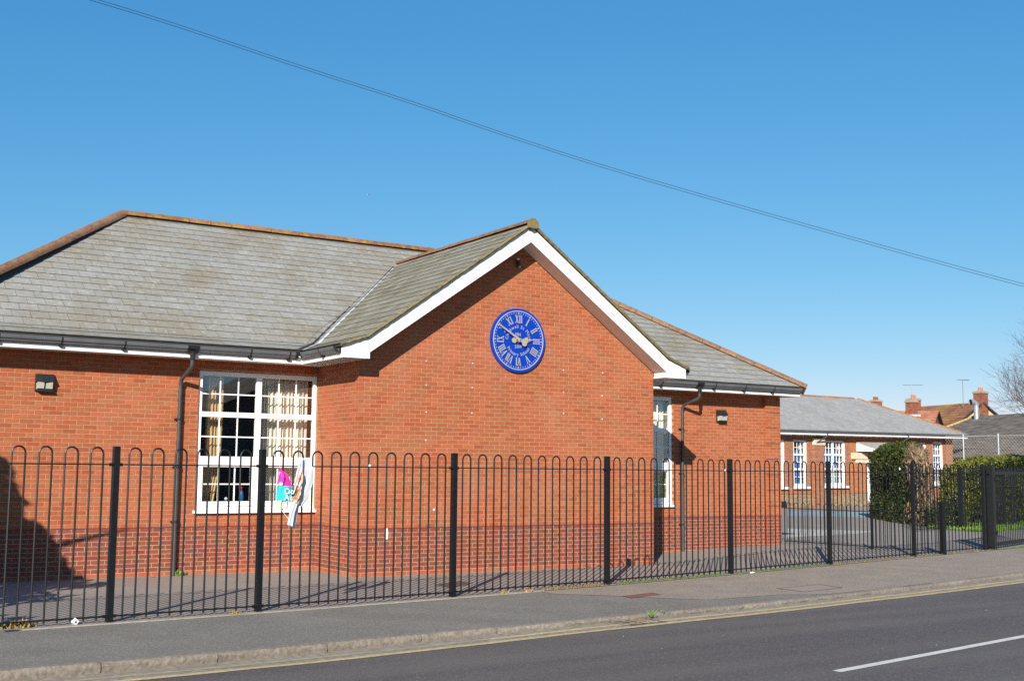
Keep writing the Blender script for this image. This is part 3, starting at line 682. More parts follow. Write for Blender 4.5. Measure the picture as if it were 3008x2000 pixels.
# ---------- windows
def window(X0, Y, zb, name_label=None):
    """four-light-high pair of casements; X0 left edge, zb underside of sill"""
    Y += .035; W = 2.25; Z = lambda a: zb + a
    b = MB(); fd = .07
    def bar(x0, x1, z0, z1, dy=0, dd=.07): b.box(X0+x0, X0+x1, Y+dy, Y+dy+dd, Z(z0), Z(z1))
    bar(0, .065, .06, 2.51); bar(W-.065, W, .06, 2.51)
    bar(.065, W-.065, 2.43, 2.51); bar(.065, W-.065, .06, .115)
    bar(1.072, 1.172, .115, 2.43)
    for (a, c) in ((.065, 1.072), (1.172, W-.065)):
        bar(a, c, 1.70, 1.79); bar(a, c, .90, .95)
        # opening lights at the foot, proud of the main frame
        bar(a+.004, a+.055, .121, .895, -.018, .06); bar(c-.055, c-.004, .121, .895, -.018, .06)
        bar(a+.055, c-.055, .815, .895, -.018, .06); bar(a+.055, c-.055, .121, .205, -.018, .06)
    bar(.065, 1.072, .951, 1.0); bar(1.172, W-.065, .951, 1.0)
    f = build(b, 'window', M['white'], school)
    b = MB(); b.prism([(X0-.04,Y-.10,Z(.0)),(X0-.04,Y-.10,Z(.045)),(X0-.04,Y+.05,Z(.06)),(X0-.04,Y+.05,Z(0))], (W+.06,0,0)); build(b, 'sill', M['white'], f)
    for (a, c) in ((.065, 1.072), (1.172, W-.065)):
        for (z0, z1, ins) in ((1.79, 2.43, 0), (1.0, 1.70, 0), (.205, .815, .055)):
            b = MB(); b.box(X0+a+ins, X0+c-ins, Y+.03, Y+.036, Z(z0), Z(z1)); build(b, 'pane', M['glass'], f)
            w_ = c-a-2*ins
            for k in (1, 2):
                b = MB(); xx = X0+a+ins+w_*k/3; b.box(xx-.011, xx+.011, Y+.018, Y+.028, Z(z0)+.001, Z(z1)-.001); build(b, 'glazing_bar', M['white'], f)
            b = MB(); zz = Z((z0+z1)/2); b.box(X0+a+ins+.001, X0+c-ins-.001, Y+.016, Y+.027, zz-.011, zz+.011); build(b, 'glazing_bar', M['white'], f)
    return f
window(-2.258, D, .232); window(6.752, E_, .236)
# rooms behind the windows
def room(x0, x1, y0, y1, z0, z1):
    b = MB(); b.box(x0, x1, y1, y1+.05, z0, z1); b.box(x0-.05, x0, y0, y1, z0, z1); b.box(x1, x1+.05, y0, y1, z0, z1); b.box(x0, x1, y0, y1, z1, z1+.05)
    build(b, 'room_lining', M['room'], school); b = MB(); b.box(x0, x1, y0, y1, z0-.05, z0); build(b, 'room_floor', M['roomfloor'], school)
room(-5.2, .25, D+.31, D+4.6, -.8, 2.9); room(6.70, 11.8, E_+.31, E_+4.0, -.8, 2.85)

# ---------- old school wing
oa = math.radians(7); OW = thing('old_school_wing', 'long low brick school wing with slate roof and tall white sash windows', 'building', (38.41, 27.4, GZ), rz=oa)
def ob(b, name, mt, parent=None, **kw): return build(b, name, mt, parent or OW, local=True, **kw)
# local axes: x along the wall, y into the building, z from the ground; the eaves climb a little with the ground
def zz(x, z): return z + .825 + .010*(x-8)
HOL = [(-1.35,-.2,.36,2.88),(.55,1.76,.36,2.88),(3.16,5.31,.36,2.88),(9.0,10.46,.9,2.88),(11.2,13.69,.9,2.88),(14.42,15.57,.36,2.94)]
def owall(x0, x1, mt, y=0, holes=True, zt=3.16, z0=-.825, nm='wall'):
    b = MB(); xs = [x0]
    cs = sorted([h for h in HOL if h[0] < x1 and h[1] > x0]) if holes else []
    cur = x0
    def bx(a, c, p, q): b.add([(a,y,zz(a,p)),(c,y,zz(c,p)),(c,y+.3,zz(c,p)),(a,y+.3,zz(a,p)),(a,y,zz(a,q)),(c,y,zz(c,q)),(c,y+.3,zz(c,q)),(a,y+.3,zz(a,q))], [(0,3,2,1),(4,5,6,7),(0,1,5,4),(1,2,6,5),(2,3,7,6),(3,0,4,7)])
    for h in cs:
        a, c = max(h[0], x0), min(h[1], x1)
        if a > cur: bx(cur, a, z0, zt)
        if z0 < h[2]: bx(a, c, z0, h[2])
        if zt > h[3]: bx(a, c, h[3], zt)
        cur = c
    if cur < x1: bx(cur, x1, z0, zt)
    return ob(b, nm, mt)
owall(-9, 5.75, M['oldbrick'], zt=3.16, z0=-.02); owall(-9, 5.75, M['oldplinth'], y=.012, holes=False, zt=-.02)
owall(5.75, 8.9, M['oldorange'], holes=False, zt=3.16, z0=-.02); owall(5.75, 8.9, M['oldplinth'], y=.012, holes=False, zt=-.02)
owall(8.9, 16.7, M['oldbrick'], zt=3.16, z0=-.825)
b = MB(); b.box(16.4, 16.7, .301, 9, 0, 4.0); b.box(-9, 16.4, 8.7, 9, 0, 3.9); ob(b, 'wall', M['oldbrick'])
b = MB(); b.box(2.3, 3.17, -.12, -.001, 0, zz(2.7, 2.62)); pil = ob(b, 'pilaster', M['oldbrick'])
b = MB(); b.box(2.25, 3.2, -.16, -.0015, zz(2.7, 2.62), zz(2.7, 2.99)); ob(b, 'stone_cap', M['stone'], pil)
b = MB(); b.box(-9, 16.7, -.02, -.001, zz(3,-.04), zz(3,.02)); ob(b, 'string_course', M['oldorange'])
def sash(x0, x1, z0, z1, lights=1, cols=3, blue=True, sill=True):
    F = [MB()]; f = F[0]; y = .05
    Zc = lambda z: zz((x0+x1)/2, z)
    def bar(a, c, p, q, dy=0): f.box(a, c, y+dy, y+.1+dy, Zc(p), Zc(q))
    bar(x0, x0+.12, z0, z1); bar(x1-.16, x1, z0, z1); bar(x0+.12, x1-.16, z1-.08, z1); bar(x0+.12, x1-.16, z0, z0+.16)
    tr = [2.09, 1.30] if z0 < .8 else [2.09]
    for t in tr: bar(x0+.12, x1-.16, t-.055, t+.055)
    xa, xb = x0+.12, x1-.16; ls = [(xa, xb)]
    if lights == 2:
        mm = (xa+xb)/2; bar(mm-.06, mm+.06, z0+.16, z1-.08, -.004); ls = [(xa, mm-.06), (mm+.06, xb)]
    fr = ob(f, 'window', M['white'])
    if sill:
        b = MB(); b.box(x0-.1, x1+.2, -.13, .049, Zc(z0-.12), Zc(z0)); ob(b, 'sill', M['white'], fr)
    zs = [z1-.08]+[t for t in tr]+[z0+.16]
    for (a, c) in ls:
        for zt, zbm in zip(zs[:-1], zs[1:]):
            lo, hi = zbm+(.055 if zbm in tr else 0), zt-(.055 if zt in tr else 0)
            b = MB(); b.box(a, c, y+.05, y+.056, Zc(lo), Zc(hi)); ob(b, 'pane', M['glass'], fr)
            b = MB(); n = cols if lights == 1 else 3
            for k in range(1, n): xx = a+(c-a)*k/n; b.box(xx-.014, xx+.014, y+.03, y+.048, Zc(lo), Zc(hi))
            b.box(a, c, y+.028, y+.047, Zc((lo+hi)/2)-.014, Zc((lo+hi)/2)+.014); ob(b, 'glazing_bar', M['white'], fr)
    if blue:
        b = MB(); b.box(x0+.1, x1-.45, y+.12, y+.13, Zc(z0+.15), Zc(z1-.55)); ob(b, 'display_board', M['blind'], fr)
    b = MB(); n = 14; cx0, cx1 = x1-.42, x1-.14
    vs = []; fs = []
    for i in range(n+1):
        xx = cx0+(cx1-cx0)*i/n; yy = y+.2+.04*math.sin(i*1.9); vs += [(xx, yy, Zc(z0+.1)), (xx, yy, Zc(z1-.1))]
        if i: fs.append((2*i-2, 2*i, 2*i+1, 2*i-1))
    b.add(vs, fs); ob(b, 'window_curtain', M['curtain'], fr)
    return fr
for h in HOL: sash(h[0], h[1], h[2], h[3], lights=2 if h[1]-h[0] > 1.8 else 1)
b = MB(); b.box(3.3, 3.5, .15, .16, zz(4,.5), zz(4,.95)); b.box(4.4, 4.6, .15, .16, zz(4,.5), zz(4,1.1)); ob(b, 'teal_display', M['teal'])
b = MB(); b.box(-8, 16.2, 3.5, 3.55, 0, 4); ob(b, 'room_lining', M['room'])
# porch canopy, pale lintel, door with orange notice
b = MB(); b.prism([(6.35,-.001,zz(7,2.86)),(9.2,-.001,zz(7,2.90)),(9.45,-.9,zz(7,2.46)),(7.05,-.9,zz(7,2.42))][::1], (0,0,-.06)); cn = ob(b, 'porch_canopy', M['slate3'])
b = MB(); b.box(7.05, 9.45, -.93, -.905, zz(7,2.26), zz(7,2.40)); ob(b, 'canopy_fascia', M['gutter'], cn)
b = MB(); b.prism([(6.4,-.0012,zz(7,2.30)),(7.02,-.88,zz(7,2.30)),(7.02,-.88,zz(7,2.40)),(6.4,-.0012,zz(7,2.80))], (.06,0,0)); ob(b, 'canopy_cheek', M['white'], cn)
b = MB(); b.box(5.85, 7.35, -.10, -.001, zz(6.5,1.86), zz(6.5,2.22)); b.box(6.27, 8.7, -.06, -.0011, zz(6.5,1.64), zz(6.5,1.855)); ob(b, 'stone_lintel', M['stone'])
b = MB(); b.box(7.40, 8.35, -.03, -.001, zz(8,-.62), zz(8,1.40)); dr_ = ob(b, 'door', M['whitedoor'])
b = MB(); b.box(7.40, 8.35, -.032, -.0021, zz(8,1.401), zz(8,1.62)); ob(b, 'door_head', M['gutter'], dr_)
b = MB(); b.box(7.62, 8.05, -.036, -.0301, zz(8,.22), zz(8,.58)); ob(b, 'notice', M['orangepaper'], dr_)
b = MB(); b.disc((8.27,-.03,zz(8,.5)), .03, (0,-1,0), .05, 8); ob(b, 'handle', M['gutter'], dr_)
# roof: hipped at the right
S_ = 4.8; ov = .5; ze = 3.42
e0, e1 = -9.5, 17.75; ax = e1-S_; zr = ze+S_*.455+.10
def zl(x, z): return z+.825+.010*(x-8)
P = lambda x, y, z: Vector((x, y, zl(x, z)))
b = MB(); b.prism([P(e0,-ov,ze-.03), P(e1,-ov,ze-.03), P(ax,-ov+S_,zr-.03), P(e0,-ov+S_,zr-.03)], (0,0,-.06)); rf = ob(b, 'roof', M['darkgap'])
b = MB(); n = 22; vs = []
for i in range(n):           # each course is a real stepped strip
    a, c = i/n, (i+1)/n
    x1a, x1c = e1+(ax-e1)*a, e1+(ax-e1)*c
    xx = e0 + (.15 if i % 2 else 0)
    while xx < max(x1a, x1c):
        x2 = min(xx+.30, x1a); x2c = min(xx+.30, x1c)
        if x2 > xx:
            p0 = P(xx+.003,-ov+S_*a,ze+(zr-ze)*a+.018); p1 = P(x2-.003,-ov+S_*a,ze+(zr-ze)*a+.018); p2 = P(max(x2c-.003, xx+.003),-ov+S_*c,ze+(zr-ze)*c+.004); p3 = P(xx+.003,-ov+S_*c,ze+(zr-ze)*c+.004)
            b.add([p0, p1, p2, p3, p0-Vector((0,0,.018)), p1-Vector((0,0,.018))], [(0,1,2,3),(4,5,1,0)])
        xx += .30
ob(b, 'slating', M['slate3'], rf, kind='stuff')
b = MB(); b.poly([P(e1,-ov,ze), P(e1,-ov+2*S_,ze), P(ax,-ov+S_,zr)]); b.poly([P(e0,-ov+S_,zr), P(ax,-ov+S_,zr), P(e1,-ov+2*S_,ze), P(e0,-ov+2*S_,ze)]); ob(b, 'roof_slope', M['slate3'], rf)
for (x0, x1) in ((12.6,13.4),(11.2,11.9),(13.6,14.6)): pass
def oridge(p, q, mt, nm='ridge_tile', L_=.45, r=.10):
    d = q-p; T = d.length; k = int(T/L_); d.normalize(); sd = d.cross(Vector((0,0,1))).normalized()
    for i in range(k):
        b = MB(); a = p+d*(i*L_+.012); c = p+d*((i+1)*L_-.012)
        b.add([a-sd*r-Vector((0,0,.03)), a+Vector((0,0,.08)), a+sd*r-Vector((0,0,.03)), c-sd*r-Vector((0,0,.03)), c+Vector((0,0,.08)), c+sd*r-Vector((0,0,.03))], [(0,1,4,3),(1,2,5,4),(0,2,1),(3,4,5)]); ob(b, nm, mt, rf)
oridge(P(e0,-ov+S_,zr), P(ax,-ov+S_,zr), M['orangetile']); oridge(P(ax,-ov+S_,zr), P(e1,-ov,ze), M['orangetile'], r=.13)
b = MB(); b.prism([P(e0,-ov-.10,ze-.10), P(e0,-ov+.01,ze-.10), P(e0,-ov+.01,ze-.01), P(e0,-ov-.12,ze-.01)], P(e1+.1,-ov,ze)-P(e0,-ov,ze)); ob(b, 'gutter', M['gutter'])
b = MB(); b.prism([P(e0,-ov+.0,ze-.25), P(e0,-ov+.05,ze-.25), P(e0,-ov+.05,ze-.101), P(e0,-ov+.0,ze-.101)], P(e1-.1,-ov,ze)-P(e0,-ov,ze)); ob(b, 'fascia', M['whitewood'])
x = -1.6
while x < 16.9:
    for k in (0, .32):
        b = MB(); a = P(x+k,-ov+.06,ze-.30); b.obox(a, (.09,0,0), (0,.44,0), (0,0,.10)); ob(b, 'rafter_foot', M['white'])
    x += 1.05
for (xo, dx) in ((2.9,-.55),(10.9,-.5)):
    b = MB(); b.tube([P(xo,-ov-.05,ze-.1),P(xo,-ov-.05,ze-.3),P(xo+dx,-.06,ze-.75),P(xo+dx,-.06,-.7)], .045, 6); ob(b, 'downpipe', M['pipe'])
# ------------------------------------------------------------------ fences
HC = {}
def hoop_mesh(w_, h_, r=.012):
    k = (round(w_,3), h_, r)
    if k not in HC:
        b = MB(); R = w_/2; n = 7; pts = [(-R,0,.03), (-R,0,h_-R)]
        pts += [(-R*math.cos(math.pi*i/n), 0, h_-R+R*math.sin(math.pi*i/n)) for i in range(1, n)]
        pts += [(R,0,h_-R), (R,0,.03)]
        b.tube(pts, r, 6); HC[k] = b.mesh('hoop', M['fence'], True)
    return HC[k]
PC = {}
def post_mesh(w_, h_):
    k = (w_, h_)
    if k not in PC:
        b = MB(); h2 = w_/2
        b.box(-h2, h2, -h2, h2, -.05, h_); b.box(-h2+.004, h2-.004, -h2+.004, h2-.004, h_, h_+.006); PC[k] = b.mesh('post', M['fence'])
    return PC[k]
def railing(name, label, cat, pts, ns, h_=2.1, gz=GZ, posts=True, pw=.075, rail=.215, low=.07, group=None, r=.012, skip=(), brk=True):
    root = thing(name, label, cat, (pts[0][0], pts[0][1], gz), group=group)
    o0 = Vector((pts[0][0], pts[0][1], gz))
    for i, (p, q) in enumerate(zip(pts, pts[1:])):
        p, q = Vector((*p, gz)), Vector((*q, gz)); d = q-p; L_ = d.length; d.normalize(); a = math.atan2(d.y, d.x)
        n = ns[i]; m0 = pw/2+.045; s = (L_-2*m0)/n; hw = s*.5
        for k in range(n):
            c = p+d*(m0+s*(k+.5)); o = link('hoop', hoop_mesh(hw, h_-.01, r), root, local=True); o.location = c-o0; o.rotation_euler = (uni(-.003,.003), uni(-.003,.003), a+uni(-.02,.02))
        for z, tw in ((h_-rail, .008), (low, .010)):
            b = MB(); u = d*(L_-pw); b.obox(p+d*pw/2-o0+Vector((-d.y,d.x,0))*-.012+Vector((0,0,z-tw)), u, Vector((-d.y,d.x,0))*.024, (0,0,2*tw)); ob_ = build(b, 'rail', M['fence'], root, local=True)
        if brk:
            for e_, s_ in ((p, 1), (q, -1)):
                for z in (h_-rail, low):
                    b = MB(); c = e_-o0+d*s_*(pw/2+.012)+Vector((0,0,z)); b.tube([c-d*.03, c+d*.03], .022, 6); b.tube([c+Vector((d.y,-d.x,0))*.012, c+Vector((d.y,-d.x,0))*.045], .012, 6); build(b, 'bracket', M['fence'], root, local=True)
    if posts:
        for i, p in enumerate(pts):
            if i in skip: continue
            j = min(i, len(pts)-2); d = Vector((*pts[j+1],0))-Vector((*pts[j],0))
            o = link('post', post_mesh(pw, h_), root, local=True); o.location = Vector((*p, gz))-o0; o.rotation_euler.z = math.atan2(d.y, d.x)
    return root
railing('railing_fence', 'tall black bow-top railing fence running along the pavement in front of the school', 'fence', FEN[:10], [10,10,6,10,10,10,10,10,10], skip=(0,))
railing('railing_fence', 'single hoop infill railing between the last fence post and the gate post', 'railing', [(17.09,-.112),(17.47,-.02)], [1], posts=False, group='short railings')
# gate: heavy hinge post, leaf with thick rails
gate = thing('gate', 'tall black bow-top gate with a thick top rail at the right end', 'gate', (17.5, 0, GZ))
b = MB(); d = Vector((.945,.327,0)); n_ = Vector((-.327,.945,0)); g0 = Vector((17.47,-.02,GZ))
b.obox(g0-n_*.09-Vector((0,0,.05)), d*.20, n_*.20, (0,0,2.12)); build(b, 'gate_post', M['fence'], gate)
g1 = g0+d*.215; b = MB(); b.obox(g1-n_*.045+Vector((0,0,.06)), d*.15, n_*.09, (0,0,2.04)); build(b, 'stile', M['fence'], gate)
g2 = g1+d*.15; gl_ = 3.4
for z, t_ in ((1.86,.085), (.07,.085), (1.55,.02)):
    b = MB(); b.obox(g2-n_*.03+Vector((0,0,z)), d*gl_, n_*.06, (0,0,t_)); build(b, 'rail', M['fence'], gate)
for k in range(11):
    o = link('hoop', hoop_mesh(.155, 2.08), gate); o.location = g2+d*(.16+.31*k); o.matrix_parent_inverse = Matrix.Translation(-gate.location); o.rotation_euler.z = math.atan2(d.y, d.x)
for z in (.35, 1.7):
    b = MB(); b.tube([g0+d*.21+Vector((0,0,z))-n_*.10, g0+d*.21+Vector((0,0,z+.09))-n_*.10], .022, 8); build(b, 'hinge', M['fence'], gate)
b = MB(); b.obox(g1-n_*.065+Vector((.0,0,.95)), d*.12, n_*.02, (0,0,.16)); build(b, 'lock_plate', M['fence'], gate)
railing('low_railing', 'low black bow-top railing running back from the front fence to the school corner', 'fence', [(14.80,-.62),(14.74,1.39),(14.58,4.25),(12.42,4.6)], [7,11,8], h_=1.08, pw=.05, rail=.16, low=.06, r=.008, brk=False, skip=(0,2,3))
b = MB(); b.box(14.75, 14.86, -.70, -.60, GZ-.02, GZ+1.22); o = build(b, 'short_post', M['fence'], None, label='stubby square black post just behind the front fence where the low railing ends', category='post')
b = MB(); b.box(14.50, 14.66, 4.20, 4.30, GZ+.93, GZ+1.10); o = build(b, 'latch_box', M['black'], None, label='small black box on the end of the low railing by the school corner', category='box')
railing('rear_railing', 'second tall black bow-top railing in front of the hedges across the yard', 'fence', [(23.2,6.9),(26.35,7.48),(29.6,8.1),(32.9,8.7),(36.1,9.3)], [10,10,10,10], h_=2.1, brk=False, skip=(0,), pw=.10)
b = MB(); b.box(43.6, 43.85, 21.4, 21.65, GZ, GZ+2.1); build(b, 'dark_post', M['fence'], None, label='square dark gate post standing alone by the corner of the old school wing', category='post')
b = MB(); b.box(18.25, 18.31, 3.6, 3.66, GZ, GZ+.9); 

# ------------------------------------------------------------------ things on the walls
def wall_lamp(x, y, z, label):
    t = thing('wall_lamp', label, 'lamp', (x, y, z), group='bulkhead lamps on the brick walls')
    W = .29; H = .29
    b = MB(); b.box(0, W, -.03, 0, 0, H); build(b, 'back_plate', M['black'], t, local=True)
    # hood: wedge with a central fold
    b = MB(); f = [(0,-.03,H),(W,-.03,H),(W,-.115,H*.56),(W/2,-.135,H*.52),(0,-.115,H*.56)]
    b.poly([f[0],f[1],f[3]], .5); b.poly([f[0],f[3],f[4]], .5); b.poly([f[1],f[2],f[3]], .5)
    b.poly([(0,-.03,H),(0,-.115,H*.56),(0,-.03,H*.5)], .5); b.poly([(W,-.03,H),(W,-.03,H*.5),(W,-.115,H*.56)], .5)
    b.poly([f[4],f[3],f[2],(W,-.03,H*.5),(0,-.03,H*.5)], .5); build(b, 'hood', M['black'], t, local=True)
    for a in (.018, W/2+.006):
        b = MB(); w_ = W/2-.024
        b.add([(a,-.03,.03),(a+w_,-.03,.03),(a+w_,-.03,H*.53),(a,-.03,H*.53),(a+.012,-.10,.045),(a+w_-.012,-.10,.045),(a+w_-.008,-.112,H*.52),(a+.008,-.112,H*.52)], [(4,5,6,7),(0,1,5,4),(1,2,6,5),(2,3,7,6),(3,0,4,7)], .5)
        build(b, 'lens', M['lens'], t, local=True)
    b = MB(); b.box(.02, W-.02, -.10, -.03, .004, .026); build(b, 'lower_lip', M['black'], t, local=True)
    return t
l1 = wall_lamp(-5.02, D, 2.255, 'black bulkhead lamp high on the left brick wall near the eaves')
l2 = copy_tree(l1, (10.345, E_, 2.208), 'black bulkhead lamp on the right-hand brick wall beside the downpipe')
cc = thing('security_camera', 'small dark camera under the peak of the gable', 'camera', (3.259, 0, 4.96), None)
b = MB(); b.tube([(0,0,.05),(0,-.06,.06)], .02, 8); b.tube([(0,-.06,.07),(0,-.06,.10)], .042, 10); build(b, 'bracket', M['galv'], cc, local=True)
b = MB(); b.tube([(0,-.06,.07),(0,-.07,.0),(.01,-.085,-.05)], .04, 10); build(b, 'body', M['black'], cc, local=True, smooth=True)
b = MB(); b.disc((.012,-.09,-.055), .022, (.1,-.6,-.6), .02, 10); build(b, 'lens', M['lens'], cc, local=True)

# ------------------------------------------------------------------ clock
clk = thing('wall_clock', 'round blue clock with Roman numerals on the brick gable', 'clock', (3.29, -.002, 3.49))
def cbuild(b, n, mt, **kw): return build(b, n, mt, clk, local=True, **kw)
b = MB(); b.disc((0,0,0), .612, (0,-1,0), .05, 72); cbuild(b, 'dial', M['clockblue'], smooth=True)
def ringmesh(b, r0, r1, y0_, y1_, n=96):
    vs = []; fs = []
    for i in range(n):
        a = 2*math.pi*i/n; c, s = math.cos(a), math.sin(a); vs += [(r0*c,y1_,r0*s),(r1*c,y1_,r1*s),(r0*c,y0_,r0*s),(r1*c,y0_,r1*s)]
        j = (i+1) % n; fs += [(4*i,4*j,4*j+1,4*i+1),(4*i+1,4*j+1,4*j+3,4*i+3),(4*i,4*i+2,4*j+2,4*j)]
    b.add(vs, fs, .5)
b = MB(); ringmesh(b, .552, .566, -.05, -.062); cbuild(b, 'ring', M['clockring'], smooth=True)
def pol(ang, r): return (math.sin(ang)*r, math.cos(ang)*r)          # clock angle from 12
FYc = -.0512
def plate(b, pts, y=FYc, th=.006):
    pts = [(p[0], y, p[1]) for p in pts]; b.prism(pts, (0,-th,0))
for k in range(60):
    b = MB(); a = 2*math.pi*k/60
    if k % 5:
        c = pol(a, .520); b.disc((c[0], FYc, c[1]), .0105, (0,-1,0), .005, 8); cbuild(b, 'minute_dot', M['clocksilver'])
    else:
        t_ = Vector((math.sin(a), math.cos(a))); s_ = Vector((t_.y, -t_.x))
        plate(b, [t_*.538+s_*.017, t_*.538-s_*.017, t_*.498-s_*.005, t_*.498+s_*.005]); cbuild(b, 'hour_wedge', M['clocksilver'])
def numeral(s, ang):
    """strokes drawn upright with serifs, then turned about the dial centre"""
    H = .150; st = []; x = 0
    def stroke(x0, x1, w_): st.append([(x0-w_/2,0),(x0+w_/2,0),(x1+w_/2,H),(x1-w_/2,H)])
    def ser(xc, z, w_=.040): st.append([(xc-w_/2,z),(xc+w_/2,z),(xc+w_/2,z+.010),(xc-w_/2,z+.010)])
    for ch in s:
        if ch == 'I': stroke(x+.016, x+.016, .020); ser(x+.016, 0, .034); ser(x+.016, H-.010, .034); x += .038
        elif ch == 'V': stroke(x+.044, x+.014, .020); stroke(x+.044, x+.072, .009); ser(x+.014, H-.010, .036); ser(x+.074, H-.010, .030); x += .090
        elif ch == 'X': stroke(x+.070, x+.014, .021); stroke(x+.014, x+.070, .009); ser(x+.014, 0, .032); ser(x+.072, 0, .034); ser(x+.014, H-.010, .034); ser(x+.072, H-.010, .030); x += .088
    W = x-.004; b = MB(); t_ = Vector((math.sin(ang), math.cos(ang))); s_ = Vector((t_.y, -t_.x)); y = FYc
    for q in st:
        plate(b, [t_*(.332+p[1]) + s_*(p[0]-W/2) for p in q], y); y -= .0006
    cbuild(b, 'numeral', M['clocksilver'])
for i, s in enumerate(('XII','I','II','III','IIII','V','VI','VII','VIII','IX','X','XI')): numeral(s, math.radians(30*i))
# inscriptions
TM = {}
def glyph(ch, size):
    k = (ch, size)
    if k not in TM:
        c = bpy.data.curves.new('t', 'FONT'); c.body = ch; c.size = size; c.extrude = 0; c.resolution_u = 3; c.offset = .0012
        o = bpy.data.objects.new('t', c); COL.objects.link(o); bpy.context.view_layer.update()
        me = bpy.data.meshes.new_from_object(o.evaluated_get(bpy.context.evaluated_depsgraph_get()))
        vs = [tuple(v.co) for v in me.vertices]; fs = [tuple(p.vertices) for p in me.polygons]
        wd = max([v[0] for v in vs])-min([v[0] for v in vs]) if vs else size*.3
        mn = min([v[0] for v in vs]) if vs else 0
        bpy.data.objects.remove(o); bpy.data.curves.remove(c); bpy.data.meshes.remove(me)
        TM[k] = (vs, fs, wd, mn)
    return TM[k]
def arc_text(name, s, R, mid, size, inward, gap=.010):
    ws = [glyph(c, size)[2]+gap if c != ' ' else size*.42 for c in s]; T = sum(ws); pos = -T/2
    for c, wd in zip(s, ws):
        mc = pos+wd/2; pos += wd
        if c == ' ': continue
        vs, fs, w0, mn = glyph(c, size)
        a = mid + (mc/R if not inward else -mc/R)
        t_ = Vector((math.sin(a), math.cos(a))); s_ = Vector((t_.y, -t_.x))
        if inward: s_ = -s_
        b = MB(); rr = R
        P3 = []
        for v in vs:
            lx, lz = v[0]-mn-w0/2, v[1]
            q = t_*(rr + (lz if not inward else -lz)) + s_*lx; P3.append((q.x, FYc-.003, q.y))
        b.add(P3, [f[::-1] for f in fs] if False else fs, .5); cbuild(b, 'letter', M['clocksilver'])
arc_text('l', 'Chadwell St Mary', .235, 0.0, .088, False)
arc_text('l', 'Primary School', .300, math.pi, .088, True)
def flat_text(s, xc, zc, size):
    ws = [glyph(c, size)[2]+.006 for c in s]; x = xc-sum(ws)/2
    for c, wd in zip(s, ws):
        vs, fs, w0, mn = glyph(c, size); b = MB(); b.add([(x+v[0]-mn, FYc-.003, zc+v[1]) for v in vs], fs, .5); cbuild(b, 'digit', M['clocksilver']); x += wd
flat_text('1914', -.005, .082, .088); flat_text('2014', -.005, -.148, .088)
def hand(name, ang, L_, tail, blobs, w_, y):
    t_ = Vector((math.sin(ang), math.cos(ang))); s_ = Vector((t_.y, -t_.x)); b = MB()
    n = 3
    pts = [t_*-tail+s_*w_*.7, t_*-tail-s_*w_*.7, -s_*w_, t_*L_*.92-s_*w_*.5, t_*L_, t_*L_*.92+s_*w_*.5, s_*w_]
    b.prism([(p.x, y, p.y) for p in pts], (0,-.010,0)); o = cbuild(b, name, M['clockgold'])
    for (r_, R_b) in blobs:
        b = MB(); c = t_*r_; b.disc((c.x, y+.001, c.y), R_b, (0,-1,0), .009, 20); build(b, 'hand_boss', M['clockgold'], o)
    b = MB(); b.prism([(p.x, y-.0101, p.y) for p in (t_*-tail*.95+s_*.003, t_*-tail*.95-s_*.003, t_*L_*.9-s_*.002, t_*L_*.9+s_*.002)], (0,-.005,0)); build(b, 'hand_rib', M['clockring'], o)
hand('hour_hand', math.radians(86), .33, .14, [(-.115,.052),(.10,.030),(.165,.055),(.22,.032)], .018, -.080)
hand('minute_hand', math.radians(300), .575, .14, [(-.115,.055),(.07,.030)], .021, -.108)
b = MB(); b.disc((0,-.05,0), .040, (0,-1,0), .055, 24); b.disc((0,-.105,0), .030, (0,-1,0), .02, 24); cbuild(b, 'hub', M['clockgold'], smooth=True)
b = MB(); b.disc((0,-.125,0), .014, (0,-1,0), .008, 12); cbuild(b, 'hub_cap', M['brass'])

# ------------------------------------------------------------------ curtains and things on the sill
def curtain(name, mt, x0, x1, y, z0, z1, label, folds=9, amp=.045, gather=None, grp=None):
    n = folds*8; rows = 14; vs = []; fs = []
    for j in range(rows+1):
        v = j/rows; z = z0+(z1-z0)*v
        for i in range(n+1):
            u = i/n; xx = x0+(x1-x0)*u
            if gather: xx = xx + gather(u, v)
            yy = y + amp*math.sin(u*folds*2*math.pi+1.2*math.sin(u*9+v*.8)) * (.75+.25*math.sin(u*23)) + .012*math.sin(u*folds*4.3*math.pi)
            vs.append((xx, yy, z))
    for j in range(rows):
        for i in range(n): a = j*(n+1)+i; fs.append((a, a+1, a+n+2, a+n+1))
    b = MB(); b.add(vs, fs, .5); return build(b, name, mt, None, smooth=True, label=label, category='curtain', group=grp)
curtain('curtain', M['curtain'], -.98, -.08, D+.30, .1, 2.66, 'cream curtain drawn across the right half of the large left window', 12)
curtain('curtain', M['curtain2'], -2.02, -1.72, D+.30, .1, 2.66, 'narrow gold curtain hanging in the left half of the large left window', 5, .035, gather=lambda u, v: -.22*max(0, .42-v)**1.0*1.6)
curtain('curtain', M['curtain'], 8.42, 8.95, E_+.28, .1, 2.65, 'pale curtain in the right-hand window beside the gable', 8)
b = MB(); b.box(-1.72, -1.13, D+.12, D+.42, .36, .40); build(b, 'window_table', M['roomfloor'], None, label='dark shelf inside the large left window', category='shelf')
bt = thing('bottle', 'blue bottle with a red top standing inside the left window', 'bottle', (-1.345, D+.22, .40))
b = MB(); b.tube([(0,0,0),(0,0,.02),(0,0,.17),(0,0,.215),(0,0,.24)], .04, 12, rs=[.036,.042,.042,.026,.014]); build(b, 'body', M['blue'], bt, local=True, smooth=True)
b = MB(); b.tube([(0,0,.24),(0,0,.285)], .018, 10); b.obox((-.055,-.012,.27), (.06,0,0), (0,.024,0), (0,0,.03)); build(b, 'spray_head', M['red'], bt, local=True)
